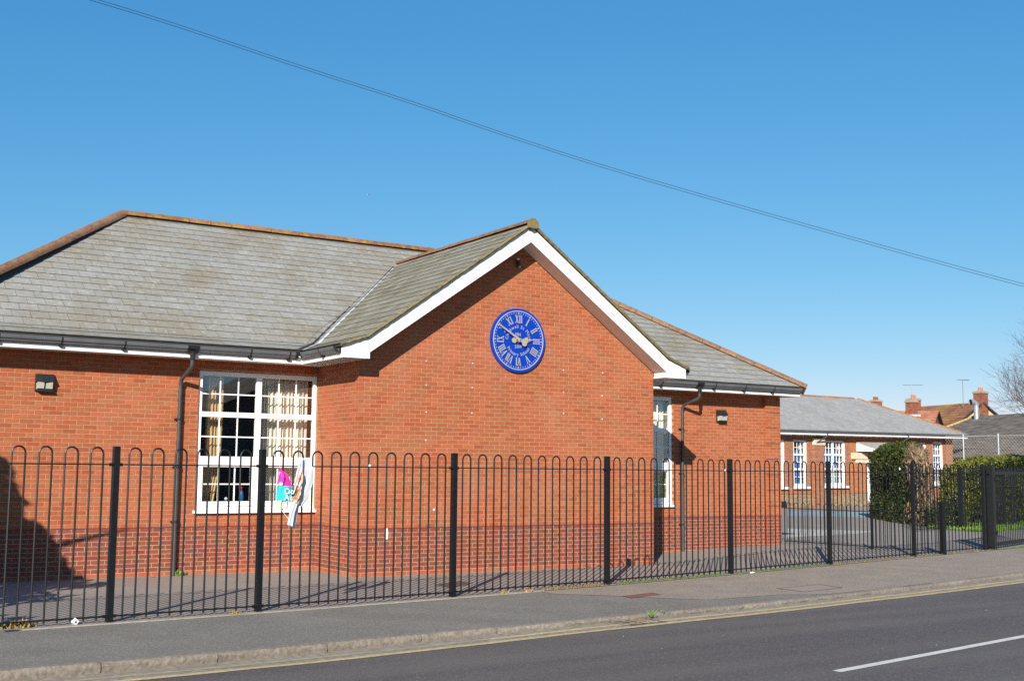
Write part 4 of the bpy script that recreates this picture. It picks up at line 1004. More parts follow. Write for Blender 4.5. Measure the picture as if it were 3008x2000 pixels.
b = MB(); b.box(-1.70, -1.50, D+.16, D+.36, .401, .425); b.box(-1.69,-1.51, D+.17, D+.35, .425, .43); build(b, 'tray', M['green'], None, label='green tray on the shelf inside the left window', category='tray')
cp = thing('toy_cup', 'small white and blue toy on the green tray in the left window', 'toy', (-1.62, D+.24, .431))
b = MB(); b.tube([(0,0,0),(0,0,.035)], .028, 10); build(b, 'base', M['blue'], cp, local=True); b = MB(); b.tube([(0,0,.036),(0,0,.06),(0,0,.075)], .03, 10, rs=[.03,.028,.012]); build(b, 'top', M['paper'], cp, local=True)

# ------------------------------------------------------------------ banner torn and tied to the fence
bn = thing('banner', 'torn plastic banner with pink and teal print hanging twisted from the fence', 'banner', (-2.75, -3.9, .2))
BY = -3.905
def sheet(name, mt, rows, wr=.012, dy=0, ncol=10, ph=0):
    """rows of (left, right) points lofted with wrinkles"""
    vs = []; fs = []; sub = 5; R2 = []
    for i in range(len(rows)-1):
        for k in range(sub):
            t = k/sub; R2.append(tuple(Vector(rows[i][q]).lerp(Vector(rows[i+1][q]), t) for q in (0, 1)))
    R2.append((Vector(rows[-1][0]), Vector(rows[-1][1])))
    for j, (l, r) in enumerate(R2):
        for i in range(ncol+1):
            u = i/ncol; p = l.lerp(r, u); y = BY+dy+wr*math.sin(u*7.5+ph+j*.25)+wr*.6*math.sin(u*15+j*.7+ph*2)+wr*.5*math.sin(j*.9+ph)
            vs.append((p.x, y, p.y))
    for j in range(len(R2)-1):
        for i in range(ncol): a = j*(ncol+1)+i; fs.append((a+1, a, a+ncol+1, a+ncol+2))
    b = MB(); b.add(vs, fs, .5); return build(b, name, mt, bn, smooth=True)
sheet('pink_panel', M['pink'], [((-2.965,1.035),(-2.945,1.03)), ((-2.985,.93),(-2.85,.945)), ((-2.997,.823),(-2.775,.785))], .014)
cy = sheet('teal_panel', M['cyan'], [((-2.997,.819),(-2.775,.781)), ((-3.01,.614),(-2.80,.592))], .008)
sheet('peach_panel', M['peach'], [((-3.0,.612),(-2.91,.603)), ((-2.985,.51),(-2.912,.505))], .008)
sheet('bare_strip', M['bannerwhite'], [((-2.905,.602),(-2.815,.592)), ((-2.895,.503),(-2.825,.487))], .008, ph=1)
sheet('twisted_top', M['bannerwhite'], [((-2.694,1.181),(-2.66,1.18)), ((-2.745,.99),(-2.668,.967)), ((-2.778,.80),(-2.671,.79))], .004, -.035, ph=2)
sheet('twisted_picture', M['picture'], [((-2.70,.99),(-2.665,.98)), ((-2.74,.84),(-2.668,.83)), ((-2.80,.66),(-2.676,.64)), ((-2.805,.604),(-2.70,.56))], .014, -.045, ph=3)
sheet('rolled_end', M['bannerwhite'], [((-2.815,.60),(-2.72,.58)), ((-2.835,.469),(-2.76,.455)), ((-2.86,.29),(-2.79,.27))], .003, -.05, ph=.5)
sheet('folded_back', M['bannerwhite'], [((-2.735,.61),(-2.672,.60)), ((-2.75,.44),(-2.69,.42)), ((-2.80,.27),(-2.733,.229))], .004, .012, ph=4)
sheet('white_flap', M['bannerwhite'], [((-2.66,1.185),(-2.645,1.18)), ((-2.672,1.10),(-2.56,1.10)), ((-2.676,1.0),(-2.484,1.05)), ((-2.678,.83),(-2.486,.84)), ((-2.678,.65),(-2.55,.62)), ((-2.688,.53),(-2.62,.53))], .004, .018, 14, ph=1.5)
def btext(s, x, z, size):
    for c in s:
        vs, fs, w0, mn = glyph(c, size); b = MB(); b.add([(x+v[0]-mn, BY-.026, z+v[1]) for v in vs], fs, .5); build(b, 'letter', M['paper'], cy); x += w0+.010
btext('Do', -2.898, .695, .105); btext('Ac', -2.905, .612, .105)
b = MB(); b.tube([(-3.07,-3.90,1.225),(-3.0,-3.91,1.12),(-2.955,-3.90,1.03)], .003, 4); b.tube([(-2.95,-3.90,.51),(-2.89,-3.92,.43),(-2.84,-3.93,.366)], .003, 4); build(b, 'tie_string', M['paper'], bn)

# ------------------------------------------------------------------ ground furniture
def flat_thing(name, label, cat, corners, z, frame_m, fill_m, fr=.05, th=.02, nm='cover_plate'):
    c = [Vector((x, y, 0)) for x, y in corners]; cen = sum(c, Vector())/4
    t = thing(name, label, cat, (cen.x, cen.y, z))
    inn = [q.lerp(cen, fr/((q-cen).length)) for q in c]
    b = MB()
    for i in range(4):
        j = (i+1) % 4; b.poly([(*c[i].xy, z+.003), (*c[j].xy, z+.003), (*inn[j].xy, z+.003), (*inn[i].xy, z+.003)], .5)
    build(b, 'frame', frame_m, t)
    i2 = [q.lerp(cen, .012/((q-cen).length)) for q in inn]
    b = MB(); b.prism([(*q.xy, z-th) for q in i2], (0,0,th+.002)); build(b, nm, fill_m, t); return t
flat_thing('access_cover', 'rust coloured iron cover in the brown part of the pavement', 'cover', [(2.20,-4.86),(2.92,-4.70),(2.975,-4.40),(2.25,-4.57)], -.8245, M['rust'], M['rust'])
flat_thing('access_cover', 'large square cover with pale concrete infill and rusty frame in the pavement', 'cover', [(5.20,-5.44),(6.33,-5.22),(6.41,-4.63),(5.22,-4.80)], -.8245, M['rust'], M['concrete'])
gr = flat_thing('yard_grating', 'dark slotted iron cover in the yard just behind the fence', 'grating', [(.57,-2.36),(1.27,-1.85),(1.29,-1.38),(.58,-1.78)], GZ+.0015, M['iron'], M['iron'])
def gx(a, c):
    P_ = [Vector(p) for p in ((.46,-7.02,0),(1.17,-6.93,0),(1.14,-6.44,0),(.45,-6.50,0))]
    return P_[0].lerp(P_[1], a).lerp(P_[3].lerp(P_[2], a), c)
dg = thing('drain_grate', 'worn iron road gully grate beside the kerb with yellow paint over it', 'drain', (.8,-6.72,-.885))
b = MB(); z = -.8815
for (a0,a1,c0,c1) in ((0,1,0,.06),(0,1,.94,1),(0,.045,.06,.94),(.955,1,.06,.94),(.47,.53,.06,.94)):
    b.poly([(*gx(a0,c0).xy,z),(*gx(a1,c0).xy,z),(*gx(a1,c1).xy,z),(*gx(a0,c1).xy,z)], .5)
build(b, 'frame', M['iron'], dg)
b = MB(); b.poly([(*gx(.045,.06).xy,z-.0035),(*gx(.955,.06).xy,z-.0035),(*gx(.955,.94).xy,z-.0035),(*gx(.045,.94).xy,z-.0035)], .5); build(b, 'well', M['darkgap'], dg)
for half in (0, 1):
    for k in range(7):
        a = .06+half*.48+k*.058; mt = M['yellow'] if rnd() < .6 else M['iron']
        b = MB()
        for c0, c1 in ((.08,.30),(.36,.62),(.68,.92)):
            b.poly([(*gx(a,c0).xy,z+.001),(*gx(a+.034,c0).xy,z+.001),(*gx(a+.034+.02,c1).xy,z+.001),(*gx(a+.02,c1).xy,z+.001)], .5)
        build(b, 'bar', mt, dg)
# weeds
def weed(loc, label, n, h_, spread, mt, name='weed', cat='weed', wd=.006, grp=None):
    b = MB()
    for k in range(n):
        a = uni(0, 6.28); r = uni(0, spread); x0, y0 = math.cos(a)*r, math.sin(a)*r*.5; l = uni(.4, 1)*h_; dx, dy = uni(-.6,.6)*l, uni(-.6,.6)*l
        w_ = wd*uni(.6, 1.3); q = uni(0, 3.14); cx, cy_ = math.cos(q)*w_, math.sin(q)*w_
        b.poly([(x0-cx,y0-cy_,0),(x0+cx,y0+cy_,0),(x0+dx*.5+cx*.8,y0+dy*.5+cy_*.8,l*.7),(x0+dx,y0+dy,l)])
    o = build(b, name, mt, None, label=label, category=cat, group=grp); o.location = loc; return o
weed((-6.2,-4.06,GZ), 'dry orange-brown weeds at the foot of the fence, far left', 190, .10, .24, M['drygrass'], wd=.010)
weed((-2.52,1.66,GZ), 'green weed at the foot of the left downpipe', 45, .12, .11, M['grass'], wd=.012)
weed((1.16,-6.60,-.85), 'green weed growing in the kerb joint by the gully', 22, .11, .03, M['grass'], wd=.003)
weed((1.45,-6.50,-.825), 'small tuft of grass on the kerb just right of the gully weed', 12, .05, .05, M['grass'])
weed((-3.55,-4.04,GZ), 'pale dry tuft left of the second fence post', 45, .06, .12, M['drygrass'])
weed((.85,-3.50,GZ), 'dry tuft under the fence right of the central fence post', 40, .06, .08, M['drygrass'])
weed((1.35,-3.42,GZ), 'second dry tuft under the fence near the end of the edging', 40, .06, .10, M['drygrass'])
for (x0, x1, n, lab, mt) in ((1.7, 3.1, 190, 'thin line of dry weeds along the fence foot in front of the gable right side', M['drygrass']), (3.3, 6.4, 260, 'thin line of weeds along the fence foot below the right window', M['grass']), (6.6, 9.8, 260, 'line of low green weeds along the fence foot by the school corner', M['grass']), (10, 13.4, 220, 'line of pale weeds along the fence foot beyond the school corner', M['drygrass']), (13.6, 17, 200, 'weeds along the last fence panel before the gate', M['drygrass']), (17.3, 19.4, 240, 'green weeds under the gate', M['grass'])):
    b = MB()
    for k in range(n):
        x = uni(x0, x1); y = fy(x)-.05+uni(-.09,.07); l = uni(.012,.05); dx, dy = uni(-.02,.02), uni(-.02,.02); w_ = uni(.006,.018)
        b.poly([(x-w_,y,GZ),(x+w_,y+.006,GZ),(x+dx+w_*.3,y+dy,GZ+l)])
    build(b, 'weeds', mt, None, label=lab, category='weeds', kind='stuff')
# dirt and litter lying about
def scrap(loc, s, label, mt, cat='litter', grp=None, flat=.3):
    b = MB(); n = 6; pts = [(math.cos(6.28*i/n)*s*uni(.6,1.1), math.sin(6.28*i/n)*s*uni(.5,1), uni(0,1)*s*flat) for i in range(n)]
    c = (0,0,s*flat*1.4)
    for i in range(n): b.poly([pts[i], pts[(i+1) % n], c])
    o = build(b, 'scrap', mt, None, label=label, category=cat, group=grp); o.location = loc; return o
ct = thing('carton', 'white drinks carton lying under the fence, left of the first fence post', 'carton', (-5.56,-4.10,GZ+.035)); ct.rotation_euler = (0,.7,.3)
b = MB(); b.box(-.03,.03,-.035,.035,-.03,.03); build(b, 'box', M['paper'], ct, local=True); b = MB(); b.disc((0,-.0355,-.005), .014, (0,-1,0), .002, 10); build(b, 'mark', M['rust'], ct, local=True)
scrap((6.95,-2.48,GZ), .07, 'crumpled pale wrapper at the fence foot right of the corner post', M['paper'])
scrap((13.1,-1.15,GZ), .08, 'pale rubble at the fence foot near the seventh post', M['concrete'])
scrap((8.3,.95,GZ), .05, 'small teal scrap in the yard behind the fence', M['teal'])
scrap((17.35,.55,GZ), .06, 'small orange scrap behind the gate post', M['orangepaper'])
scrap((-3.0,1.62,GZ), .07, 'broken brick lying at the wall foot by the downpipe', M['basebrick'], 'rubble', flat=.5)
for mt, nm in ((M['paper'], 'litter'), (M['drygrass'], 'grit')):
    b = MB()
    for i in range(70):
        if i % 3 == 0: x = uni(-6.5, 12); y = ky(x)-uni(.02,.5); z = rz(x)+.006
        elif i % 3 == 1: x = uni(-6, 14); y = uni(ky(x)+.2, fy(x)-.2); z = -.824
        else: x = uni(-5, 14); y = ky(x)-uni(.7, 5); z = rz(x)+.001
        s_ = uni(.004,.013) if nm == 'litter' else uni(.005,.018); a0 = uni(0, 6.3); ca, sa = math.cos(a0)*s_, math.sin(a0)*s_
        b.poly([(x-ca,y-sa,z),(x+sa*.6,y-ca*.6,z+.001),(x+ca,y+sa,z+s_*.3),(x-sa*.5,y+ca*.5,z+s_*.2)])
    build(b, nm, mt, None, label='tiny scattered white scraps on road and pavement' if nm == 'litter' else 'tiny scattered brown grit on road and pavement', category='litter', kind='stuff')
# torn white tape on the bars
for (x, z, s_, lab) in ((-1.235,.05,.16,'torn white tape hanging on a fence bar left of the central post'), (-1.55,1.07,.03,'scrap of white tie on the top rail in front of the gable corner'), (.02-.45,.44,.03,'small white tie midway up a bar just left of the central post'), (6.35,1.06,.03,'white tie on the rail left of the corner post'), (12.9,1.12,.06,'pale rag caught on the fence beside the sixth post')):
    b = MB(); y = fy(x)-.02; b.poly([(x-.012,y,z),(x+.012,y-.004,z),(x+.016,y-.006,z+s_*.6),(x+.004,y,z+s_),(x-.010,y,z+s_*.9)]); build(b, 'tape', M['paper'], None, label=lab, category='tape')
# overhead wires, gull
W0 = [(-6.17,-4.82,6.58),(-5.63,-4.01,6.86),(-4.23,-2.57,7.31),(-1.32,-.33,7.88),(1.64,1.31,8.22),(5.35,3.09,8.48),(10.39,4.62,8.56),(21.5,7.07,8.56),(32.12,8.65,8.34),(47.04,11.06,8.21)]
W0 = [Vector(p) for p in W0]; W0.insert(0, W0[0]*2-W0[1]*1.0+Vector((0,0,-.05)))
def crom(P, n=8):
    o = []
    for i in range(len(P)-1):
        p0, p1, p2, p3 = P[max(i-1,0)], P[i], P[i+1], P[min(i+2,len(P)-1)]
        for k in range(n):
            t = k/n; o.append(.5*((2*p1)+(p2-p0)*t+(2*p0-5*p1+4*p2-p3)*t*t+(3*p1-p0-3*p2+p3)*t**3))
    o.append(P[-1]); return o
for dz, lab in ((0, 'upper of the two thin overhead wires crossing the sky'), (-.035, 'lower of the two thin overhead wires crossing the sky')):
    b = MB(); pts = crom([p+Vector((0,0,dz*(p-CAM).length/16)) for p in W0]); b.tube(pts, .004, 5, rs=[.00017*(p-CAM).length+.0010 for p in pts]); build(b, 'overhead_wire', M['wire'], None, label=lab, category='wire', group='overhead wires')
gull = thing('bird', 'tiny white gull gliding in the sky above the slate roof', 'bird', (16.59, 34.51, 14.7)); gull.rotation_euler.z = .5; gull.scale = (.5,.5,.5)
b = MB(); b.tube([(-.16,0,0),(-.08,0,.02),(.08,0,.02),(.17,0,0)], .03, 6, rs=[.008,.035,.035,.006]); build(b, 'body', M['bird'], gull, local=True)
for sg in (1, -1):
    b = MB(); b.poly([(-.05,0,.03),(.06,0,.03),(.10,sg*.25,.10),(.0,sg*.25,.10)]); b.poly([(.0,sg*.25,.10),(.10,sg*.25,.10),(.02,sg*.5,.04)]); build(b, 'wing', M['bird'], gull, local=True)
# ------------------------------------------------------------------ plants
RNG = np.random.default_rng(3)
def leaves(name, mt, P, Nn, size, parent, up=.3, asp=2.0, kind=None, bend=1.0):
    """P: leaf centres, Nn: rough outward normals; one small folded quad each"""
    n = len(P); r = RNG.normal(size=(n,3)); d = r+Nn*.6*bend; d /= np.linalg.norm(d, axis=1)[:,None]
    r2 = RNG.normal(size=(n,3)); r2[:,2] += up; t = r2-(r2*d).sum(1)[:,None]*d; t /= np.linalg.norm(t, axis=1)[:,None]; s = np.cross(d, t)
    sz = size*RNG.uniform(.6, 1.4, n)[:,None]
    a, c = t*sz*.5*asp, s*sz*.5
    V = np.stack([P-a, P+c*.9+d*sz*.1, P+a, P-c*.9+d*sz*.1], 1).reshape(-1,3)
    me = bpy.data.meshes.new(name); me.vertices.add(4*n); me.loops.add(4*n); me.polygons.add(n)
    me.vertices.foreach_set('co', V.ravel().astype(np.float32)); me.loops.foreach_set('vertex_index', np.arange(4*n, dtype=np.int32))
    me.polygons.foreach_set('loop_start', np.arange(0, 4*n, 4, dtype=np.int32)); me.update(calc_edges=True)
    me.materials.append(mt); at = me.attributes.new('tone', 'FLOAT', 'FACE'); at.data.foreach_set('value', RNG.random(n).astype(np.float32))
    return link(name, me, parent, kind=kind)
def bumps(P, sc, ph):
    return (np.sin(P[:,0]*sc+ph)+np.sin(P[:,1]*sc*1.3+2*ph)+np.sin(P[:,2]*sc*1.1+3*ph)+np.sin((P[:,0]+P[:,2])*sc*2.1+ph))/4
def hedge(name, label, A, B, width, h_, n, size, mt, mats2=None, rough=.12, dead=None, hvar=None, rnd_p=4.0):
    A, B = np.array([*A,GZ]), np.array([*B,GZ]); L_ = np.linalg.norm(B-A); d = (B-A)/L_; s = np.array([-d[1], d[0], 0]); c0 = (A+B)/2
    root = thing(name, label, 'hedge', tuple(c0))
    def surf(n, k=1.0):
        u = RNG.uniform(-1,1,(n,3)); ax = RNG.choice(3, n, p=[.12,.44,.44]); u[np.arange(n),ax] = np.where(ax == 2, 1, RNG.choice([-1,1], n))
        q = u.copy(); q[:,2] = (q[:,2]+1)/2*1.0
        e = np.abs(np.stack([u[:,0]**1, u[:,1], np.clip(u[:,2],0,1)],1)); nr = (e**rnd_p).sum(1)**(1/rnd_p)
        sc = np.where(u[:,2] > 0, 1/np.maximum(nr, 1e-6), 1/np.maximum((e[:,:2]**rnd_p).sum(1)**(1/rnd_p), 1e-6))
        uu = u.copy(); uu[:,0] *= np.minimum(sc,1); uu[:,1] *= np.minimum(sc,1); uu[:,2] = np.where(u[:,2] > 0, u[:,2]*np.minimum(sc,1), u[:,2])
        return uu
    def place(uu, k=1.0):
        hh = h_*(1+(hvar(uu[:,0]) if hvar else 0))
        return c0+d*(uu[:,0]*L_/2*k)[:,None]+s*(uu[:,1]*width/2*k)[:,None]+np.array([0,0,1])*((uu[:,2]+1)/2*hh*k)[:,None]
    uu = surf(n); P = place(uu); nn = d*uu[:,:1]*.4+s*uu[:,1:2]+np.array([0,0,1])*np.clip(uu[:,2:3],0,1)**3; nn /= np.linalg.norm(nn,axis=1)[:,None]+1e-6
    P = P+nn*(bumps(P, 3.1, 1.0)*rough+RNG.normal(0,.045,n))[:,None]
    if dead is None: leaves('foliage', mt, P, nn, size, root, kind='stuff')
    else:
        dm = dead(uu)+RNG.normal(0,.10,n) > 0
        keep = ~dm | (RNG.random(n) < .75)
        leaves('foliage', mt, P[~dm], nn[~dm], size, root, kind='stuff')
        leaves('dead_foliage', M['deadleaf'], P[dm & keep]-nn[dm & keep]*.10, nn[dm & keep], size*.9, root, up=4, asp=5, kind='stuff')
    uu = surf(1600); 
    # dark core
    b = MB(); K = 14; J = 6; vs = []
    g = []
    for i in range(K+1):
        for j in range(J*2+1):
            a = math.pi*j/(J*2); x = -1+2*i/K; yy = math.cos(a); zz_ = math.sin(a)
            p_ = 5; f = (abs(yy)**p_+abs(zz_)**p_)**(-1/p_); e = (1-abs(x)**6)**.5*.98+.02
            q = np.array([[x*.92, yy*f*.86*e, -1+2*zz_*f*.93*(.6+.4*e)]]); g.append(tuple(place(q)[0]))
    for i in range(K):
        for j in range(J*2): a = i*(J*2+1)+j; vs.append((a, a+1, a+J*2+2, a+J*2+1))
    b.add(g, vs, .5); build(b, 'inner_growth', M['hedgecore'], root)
    return root
hedge('hedge', 'tall rounded clipped hedge in the yard with its near end died back brown', (32.0,15.9), (27.0,9.35), .95, 3.0, 30000, .055, M['leaf'], dead=lambda u: (u[:,0]-.58)*1.5+ (u[:,2])*.10, rnd_p=3.2)
hedge('hedge', 'long lower olive-green hedge at the far right behind the railings', (43.6,21.3), (40.3,5.5), 1.8, 2.62, 42000, .075, M['leaf2'], hvar=lambda u: .025*np.sin(u*9)+.02*np.sin(u*17+1), rough=.16)
patch('lawn', M['lawn'], [(26.4,9.6),(24.9,5.9),(28.5,6.4),(33,7.4),(40,9.0),(42,14),(42,22),(47,26),(40,22),(33,16)], GZ+.006)
n = 16000; P = np.zeros((n,3)); u = RNG.random(n); P[:,0] = 25.2+u*17; P[:,1] = 7.0+(P[:,0]-25.2)*.62+RNG.uniform(-1.6,1.0,n)*(1+u*2.2); P[:,2] = GZ+.03
leaves('grass', M['grass'], P, np.tile([0,0,1.], (n,1)), .05, None, up=3, asp=3.2, kind='stuff')
bpy.data.objects[-1] if False else None
for o in [q for q in COL.objects if q.name.startswith('grass')]: o['label'] = 'rough grass and ivy along the foot of the hedges'; o['category'] = 'grass'
# low scrubby plants at the hedge foot
def bush(name, label, c, r, h_, n, size, mt, cat='bush'):
    root = thing(name, label, cat, (*c, GZ)); v = RNG.normal(size=(n,3)); v /= np.linalg.norm(v,axis=1)[:,None]; v[:,2] = abs(v[:,2])
    P = v*RNG.uniform(.55,1.08,(n,1))*np.array([r,r,h_]); P[:,2] += .02; leaves('foliage', mt, P+np.array([*c,GZ]), v, size, root, kind='stuff')
    b = MB()
    for k in range(6): a = k*1.05; b.tube([(0,0,0),(math.cos(a)*r*.3,math.sin(a)*r*.3,h_*.4),(math.cos(a)*r*.6,math.sin(a)*r*.6,h_*.8)], .012, 4)
    build(b, 'stems', M['twig'], root, local=True); return root
bush('bush', 'scrubby brown and green bush at the foot of the tall hedge', (26.9,8.5), .7, 1.0, 1600, .06, M['leaf'])
bush('bush', 'low ivy bush between the two hedges', (30.8,9.6), .9, .9, 1800, .07, M['leaf'])
bush('bush', 'loose dark green bush behind the second railing near the gate', (33.5,10.4), 1.1, 1.9, 3200, .075, M['leaf'])
def twigtree(name, label, base, H, spread, lv, seedn, lean=(0,0), mt='twig', cat='tree', r0=.13, trunkfrac=.28, nb=4, kids=(3,4)):
    root = thing(name, label, cat, base); rg = random.Random(seedn)
    tb, cb = MB(), MB()
    def grow(p, d, L_, r, l):
        n = 4; pts = [p]; q = p.copy(); dd = d.copy()
        for k in range(n):
            dd = (dd+Vector((rg.uniform(-1,1),rg.uniform(-1,1),rg.uniform(-.5,.9)))*.13).normalized(); q = q+dd*L_/n; pts.append(q.copy())
        (tb if l == 0 else cb).tube(pts, r, 6 if l < 2 else (4 if l < 3 else 3), rs=[r*(1-.45*i/n) for i in range(n+1)], caps=False)
        if l >= lv: return
        m = rg.randint(*kids)+(1 if l == 0 else 0)
        for k in range(m):
            t = rg.uniform(.35, 1.0) if l else rg.uniform(.55, 1.0); i = min(int(t*n), n-1); pp = pts[i].lerp(pts[i+1], t*n-i)
            a = rg.uniform(0, 6.28); ax = dd.cross(Vector((math.cos(a), math.sin(a), .3))).normalized()
            nd = (dd+ax*rg.uniform(.45, .95)*spread).normalized(); grow(pp, nd, L_*rg.uniform(.58,.82), r*.55*(1-.3*t)+.002, l+1)
        grow(pts[-1], dd, L_*.72, r*.55, l+1)
    grow(Vector((0,0,0)), Vector((lean[0],lean[1],1)).normalized(), H*trunkfrac, r0, 0)
    build(tb, 'trunk', M['trunk'], root, local=True, smooth=True); build(cb, 'crown', M[mt], root, local=True)
    return root
twigtree('bare_tree', 'bare leafless tree at the right edge, its twigs reaching over the roofs', (38.2,10.1,GZ), 11.5, 1.0, 6, 11, lean=(-.10,.12), r0=.17, trunkfrac=.27, kids=(3,3))
for i, (x, y, s_, lab) in enumerate(((48.2,22.0,1.0,'bare twiggy shrub against the mesh fence, nearest the old school wing'), (47.4,19.6,1.15,'bare twiggy shrub in the middle of the mesh fence'), (47.0,17.2,.9,'bare twiggy shrub at the right end of the mesh fence'))):
    twigtree('bare_shrub', lab, (x-.9,y,GZ), 3.9*s_, 1.1, 4, 40+i, mt='deadleaf', cat='shrub', r0=.05, trunkfrac=.26)
# evergreen beside the street, out of view: its shadow falls on the left wall
tr = thing('evergreen_tree', 'dense evergreen street tree left of the view whose shadow falls on the brick wall', 'tree', (-11.6,-4.7,GZ))
b = MB(); b.tube([(0,0,0),(0,0,1.2),(.05,0,3.0),(0,0,5.0)], .2, 10, rs=[.2,.17,.13,.05])
for k in range(14): a = k*2.4; z = 1.4+k*.24; b.tube([(0,0,z),(math.cos(a)*1.0,math.sin(a)*1.0,z+.5),(math.cos(a)*1.8,math.sin(a)*1.8,z+.8)], .04, 5, rs=[.06,.04,.015])
build(b, 'trunk', M['trunk'], tr, local=True)
n = 12000; v = RNG.normal(size=(n,3)); v /= np.linalg.norm(v,axis=1)[:,None]; rr = RNG.uniform(.3,1,n)**.5
zc = 1.3+(v[:,2]*rr+1)/2*5.0; prof = np.clip(2.75*np.clip((6.4-zc)/4.0,0,1)**1.25, .05, 2.6)
ang = np.arctan2(v[:,1],v[:,0]); lob = 1+.22*np.sin(ang*3+zc*2.3)+.20*np.sin(ang*5+zc*5.5)+.1*np.sin(zc*9)
P = np.stack([np.cos(ang)*prof*rr*lob, np.sin(ang)*prof*rr*lob, zc],1)+np.array([-11.6,-4.7,GZ])
cl_ = np.sin(P[:,0]*5.1)+np.sin(P[:,1]*4.7+1)+np.sin(P[:,2]*5.9+2)+RNG.normal(0,.9,n); P = P[(cl_ > .35) | (rr < .42)]; v = v[(cl_ > .35) | (rr < .42)]
leaves('crown', M['leaf'], P, v, .15, tr, kind='stuff')

# ------------------------------------------------------------------ roofs and houses behind
def stepped(b, A, B, Ce, De, n, t=.03):
    """tile courses from ridge A-B down to eave De-Ce as stepped strips"""
    A, B, Ce, De = map(Vector, (A, B, Ce, De)); nn = (B-A).cross(De-A).normalized()
    if nn.z < 0: nn = -nn
    for i in range(n):
        a, c = i/n, (i+1)/n; L0, R0 = A.lerp(De, a), B.lerp(Ce, a); L1, R1 = A.lerp(De, c), B.lerp(Ce, c)
        m = max(1, int((R1-L1).length/1.1)); 
        for k in range(m):
            u0, u1 = k/m, (k+1)/m; lo = nn*t
            b.add([L0.lerp(R0,u0)+nn*.004, L0.lerp(R0,u1)+nn*.004, L1.lerp(R1,u1)+lo, L1.lerp(R1,u0)+lo, L1.lerp(R1,u1)-nn*.02, L1.lerp(R1,u0)-nn*.02], [(0,3,2,1),(3,5,4,2)] )
def house(name, label, R0, R1, half, drop, mroof, mwall, ncourse=14, over=.3):
    """gabled house: ridge R0-R1, half width of the roof in plan, drop from ridge to eaves"""
    R0, R1 = Vector(R0), Vector(R1); d = (R1-R0); d.z = 0; d.normalize(); s = Vector((-d.y, d.x, 0))
    if s.dot(CAM-R0) < 0: s = -s
    cen = (R0+R1)/2; root = thing(name, label, 'house', (cen.x, cen.y, GZ))
    for k, sg in (('near', 1), ('far', -1)):
        b = MB(); A, B = R0, R1; De = A+s*sg*half-Vector((0,0,drop)); Ce = B+s*sg*half-Vector((0,0,drop))
        b.prism([A, B, Ce, De], (0,0,-.12)); rf = build(b, 'roof', M['darkgap'], root)
        b = MB(); stepped(b, A, B, Ce, De, ncourse); build(b, 'tiling', mroof, rf, kind='stuff')
    b = MB(); q = half-over; A = R0+d*.25; B = R1-d*.25; dz = drop*q/half
    for X in (A, B-d*.25): b.prism([X-Vector((0,0,.14)), X+s*q-Vector((0,0,dz+.14)), Vector((*(X+s*q).xy, GZ)), Vector((*(X-s*q).xy, GZ)), X-s*q-Vector((0,0,dz+.14))], d*.25)
    for sg in (1,-1): p = A+s*sg*(q-.13)+d*.251; b.obox(Vector((*(p-s*.12).xy, GZ)), (B-A)-d*.502, s*.24, (0,0,A.z-dz-GZ-.3))
    build(b, 'wall', mwall, root); return root, s, d
def chimney(root, p, w_, d_, z0, z1, pots=3, rz_=0, potm='pots'):
    b = MB(); x, y = p; b.box(x-w_/2, x+w_/2, y-d_/2, y+d_/2, z0, z1-.18); c = build(b, 'chimney', M['chimbrick'], root)
    b = MB(); b.box(x-w_/2-.06, x+w_/2+.06, y-d_/2-.06, y+d_/2+.06, z1-.179, z1-.08); b.box(x-w_/2-.02, x+w_/2+.02, y-d_/2-.02, y+d_/2+.02, z1-.079, z1); build(b, 'chimney_cap', M['capstone'], c)
    for k in range(pots):
        b = MB(); u = (k+.5)/pots-.5; b.tube([(x+u*w_, y+u*d_*.4, z1+.001), (x+u*w_, y+u*d_*.4, z1+.30)], .11, 8, rs=[.12,.10]); build(b, 'chimney_pot', M[potm], c)
    return c
h2, s2_, d2_ = house('house', 'brown tiled house with yellow lichen on its ridge and a tan gable end', (73.66,46.77,6.63), (71.75,39.2,6.63), 5.0, 3.4, M['redtile'], M['render'], 16)
chimney(h2, (72.0,39.6), .8, .75, 5.6, 7.48, 3)
chimney(h2, (71.9,45.9), .85, .8, 5.9, 7.2, 3)
h1, _, _ = house('house', 'orange-brown tiled house with a stout chimney behind the old school wing', (63.2,46.6,5.86), (66.7,39.4,5.80), 3.2, 2.2, M['redtile2'], M['chimbrick'], 11)
c1 = chimney(h1, (64.25,39.95), .65, .6, 4.7, 6.5, 0)
b = MB(); b.box(63.85, 64.70, 39.5, 40.2, 5.28, 5.42); build(b, 'chimney_flashing', M['lead'], c1)
far = thing('chimney_stack', 'distant brown chimney stack with dark pots behind the slate hip', 'chimney', (78.6,55.5,GZ))
chimney(far, (78.6,55.5), .9, .7, GZ, 7.75, 3, potm='chimbrick')
ob_, s3_, d3_ = house('outbuilding', 'low building with a weathered dark grey tiled roof behind the mesh fence', (66.7,36.1,5.28), (59.3,7.0,5.28), 9.4, 3.2, M['greytile'], M['chimbrick'], 30)
b = MB(); p0 = Vector((66.7,36.1,5.31)); p1 = p0+s3_*9.4-Vector((0,0,3.2)); b.tube([p0+d3_*-.05, p1+d3_*-.05], .09, 5); build(b, 'verge', M['yellowverge'], ob_)
h3, _, _ = house('house', 'small red tiled roof with a yellow verge at the far right edge', (54.2,17.6,4.6), (51.8,8.0,4.6), 2.2, 1.6, M['redtile2'], M['chimbrick'], 8)
b = MB(); b.tube([(54.2,17.65,4.65),(52.05,18.2,3.05)], .07, 5); build(b, 'verge', M['yellowverge'], h3)
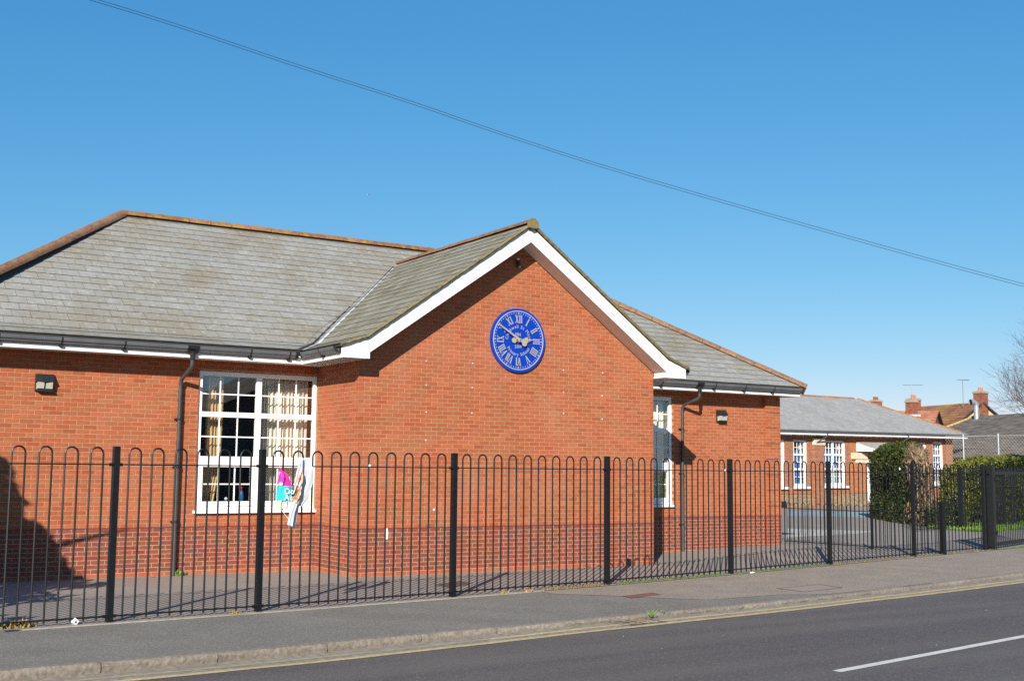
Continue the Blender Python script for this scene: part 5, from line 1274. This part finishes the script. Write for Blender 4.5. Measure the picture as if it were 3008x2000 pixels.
# galvanised swan-neck duct on the outbuilding
dct = thing('flue_duct', 'shiny galvanised duct with a bent cowl rising from the grey roof', 'duct', (65.66,35.4,4.8))
b = MB(); b.tube([(65.66,35.4,4.6),(65.66,35.4,5.96)], .185, 14); build(b, 'pipe', M['galv'], dct, smooth=True)
b = MB(); h = Vector((-RGT.x,-RGT.y,0)).normalized()
q0 = Vector((65.66,35.4,5.96)); b.tube([q0, q0+Vector((0,0,.10)), q0+h*.07+Vector((0,0,.21)), q0+h*.20+Vector((0,0,.27)), q0+h*.42+Vector((0,0,.24))-FWD*.05], .18, 14, rs=[.17,.18,.19,.20,.22], caps=False); build(b, 'cowl', M['galv'], dct, smooth=True)
b = MB(); q1 = q0+h*.40+Vector((0,0,.235))-FWD*.05; b.disc(q1, .20, h-Vector((0,0,.1)), .01, 14); build(b, 'opening', M['darkgap'], dct)
# television aerials
def aerial(loc, H, lab, L_=1.3, rzv=.3):
    t = thing('television_aerial', lab, 'aerial', loc, group='television aerials'); t.rotation_euler.z = rzv
    b = MB(); b.tube([(0,0,0),(0,0,H)], .022, 5); build(b, 'mast', M['aerial'], t, local=True)
    b = MB(); b.tube([(-L_*.45,0,H),(L_*.55,0,H-.04)], .018, 4)
    for k in range(8): x = -L_*.4+k*L_*.12; b.tube([(x,-.16,H),(x,.16,H)], .010, 4)
    build(b, 'boom', M['aerial'], t, local=True); return t
aerial((72.1,46.2,7.2), 1.15, 'television aerial above the middle chimneys', 1.6, -.85)
aerial((71.2,40.6,6.3), 2.1, 'television aerial beside the right-hand chimney', 1.0, -.5)
# chain-link fence
cl = thing('mesh_fence', 'tall wire mesh fence with pale steel posts in front of the grey roof', 'fence', (47.7,23.2,GZ))
CP = [(48.0,24.6),(47.72,23.22),(47.57,20.92),(47.42,18.65),(47.18,16.42),(46.9,14.1),(46.6,11.8)]; CH = 4.05
for i, p in enumerate(CP[1:]):
    b = MB(); b.tube([(*p,GZ),(*p,GZ+CH)], .035, 6); build(b, 'post', M['post'], cl)
b = MB(); b.tube([(x,y,GZ+CH-.08-.02*i) for i, (x,y) in enumerate(CP)], .022, 5); build(b, 'top_wire', M['mesh'], cl)
b = MB(); pitch = .20; A = Vector((*CP[0],0)); B = Vector((*CP[-1],0)); dd = (B-A); LL = dd.length; dd.normalize(); zt = CH-.1
def wire(u0, z0, u1, z1):
    p, q = A+dd*u0+Vector((0,0,GZ+z0)), A+dd*u1+Vector((0,0,GZ+z1)); w_ = .006; e = Vector((.0,.0,w_)); n__ = Vector((-dd.y,dd.x,0))*w_
    b.add([p-n__, q-n__, q+n__, p+n__, p-e, q-e, q+e, p+e], [(0,1,2,3),(4,5,6,7)])
u = -zt
while u < LL:
    for sg in (1, -1):
        ua, ub = (u, u+zt); za, zb = (0, zt)
        a0 = max(ua, 0); a1 = min(ub, LL)
        if a1 > a0:
            z0_, z1_ = a0-u, a1-u
            wire(a0, z0_ if sg > 0 else zt-z0_, a1, z1_ if sg > 0 else zt-z1_)
    u += pitch
build(b, 'wire_mesh', M['mesh'], cl, kind='stuff')
# house across the street, behind the camera: only its reflection shows in the window
hs, _, _ = house('house', 'plain house across the street, seen only mirrored in the window panes', (20.5,-38.0,8.2), (20.5,-50.0,8.2), 11.5, 5.2, M['greytile'], M['farhouse'], 6)
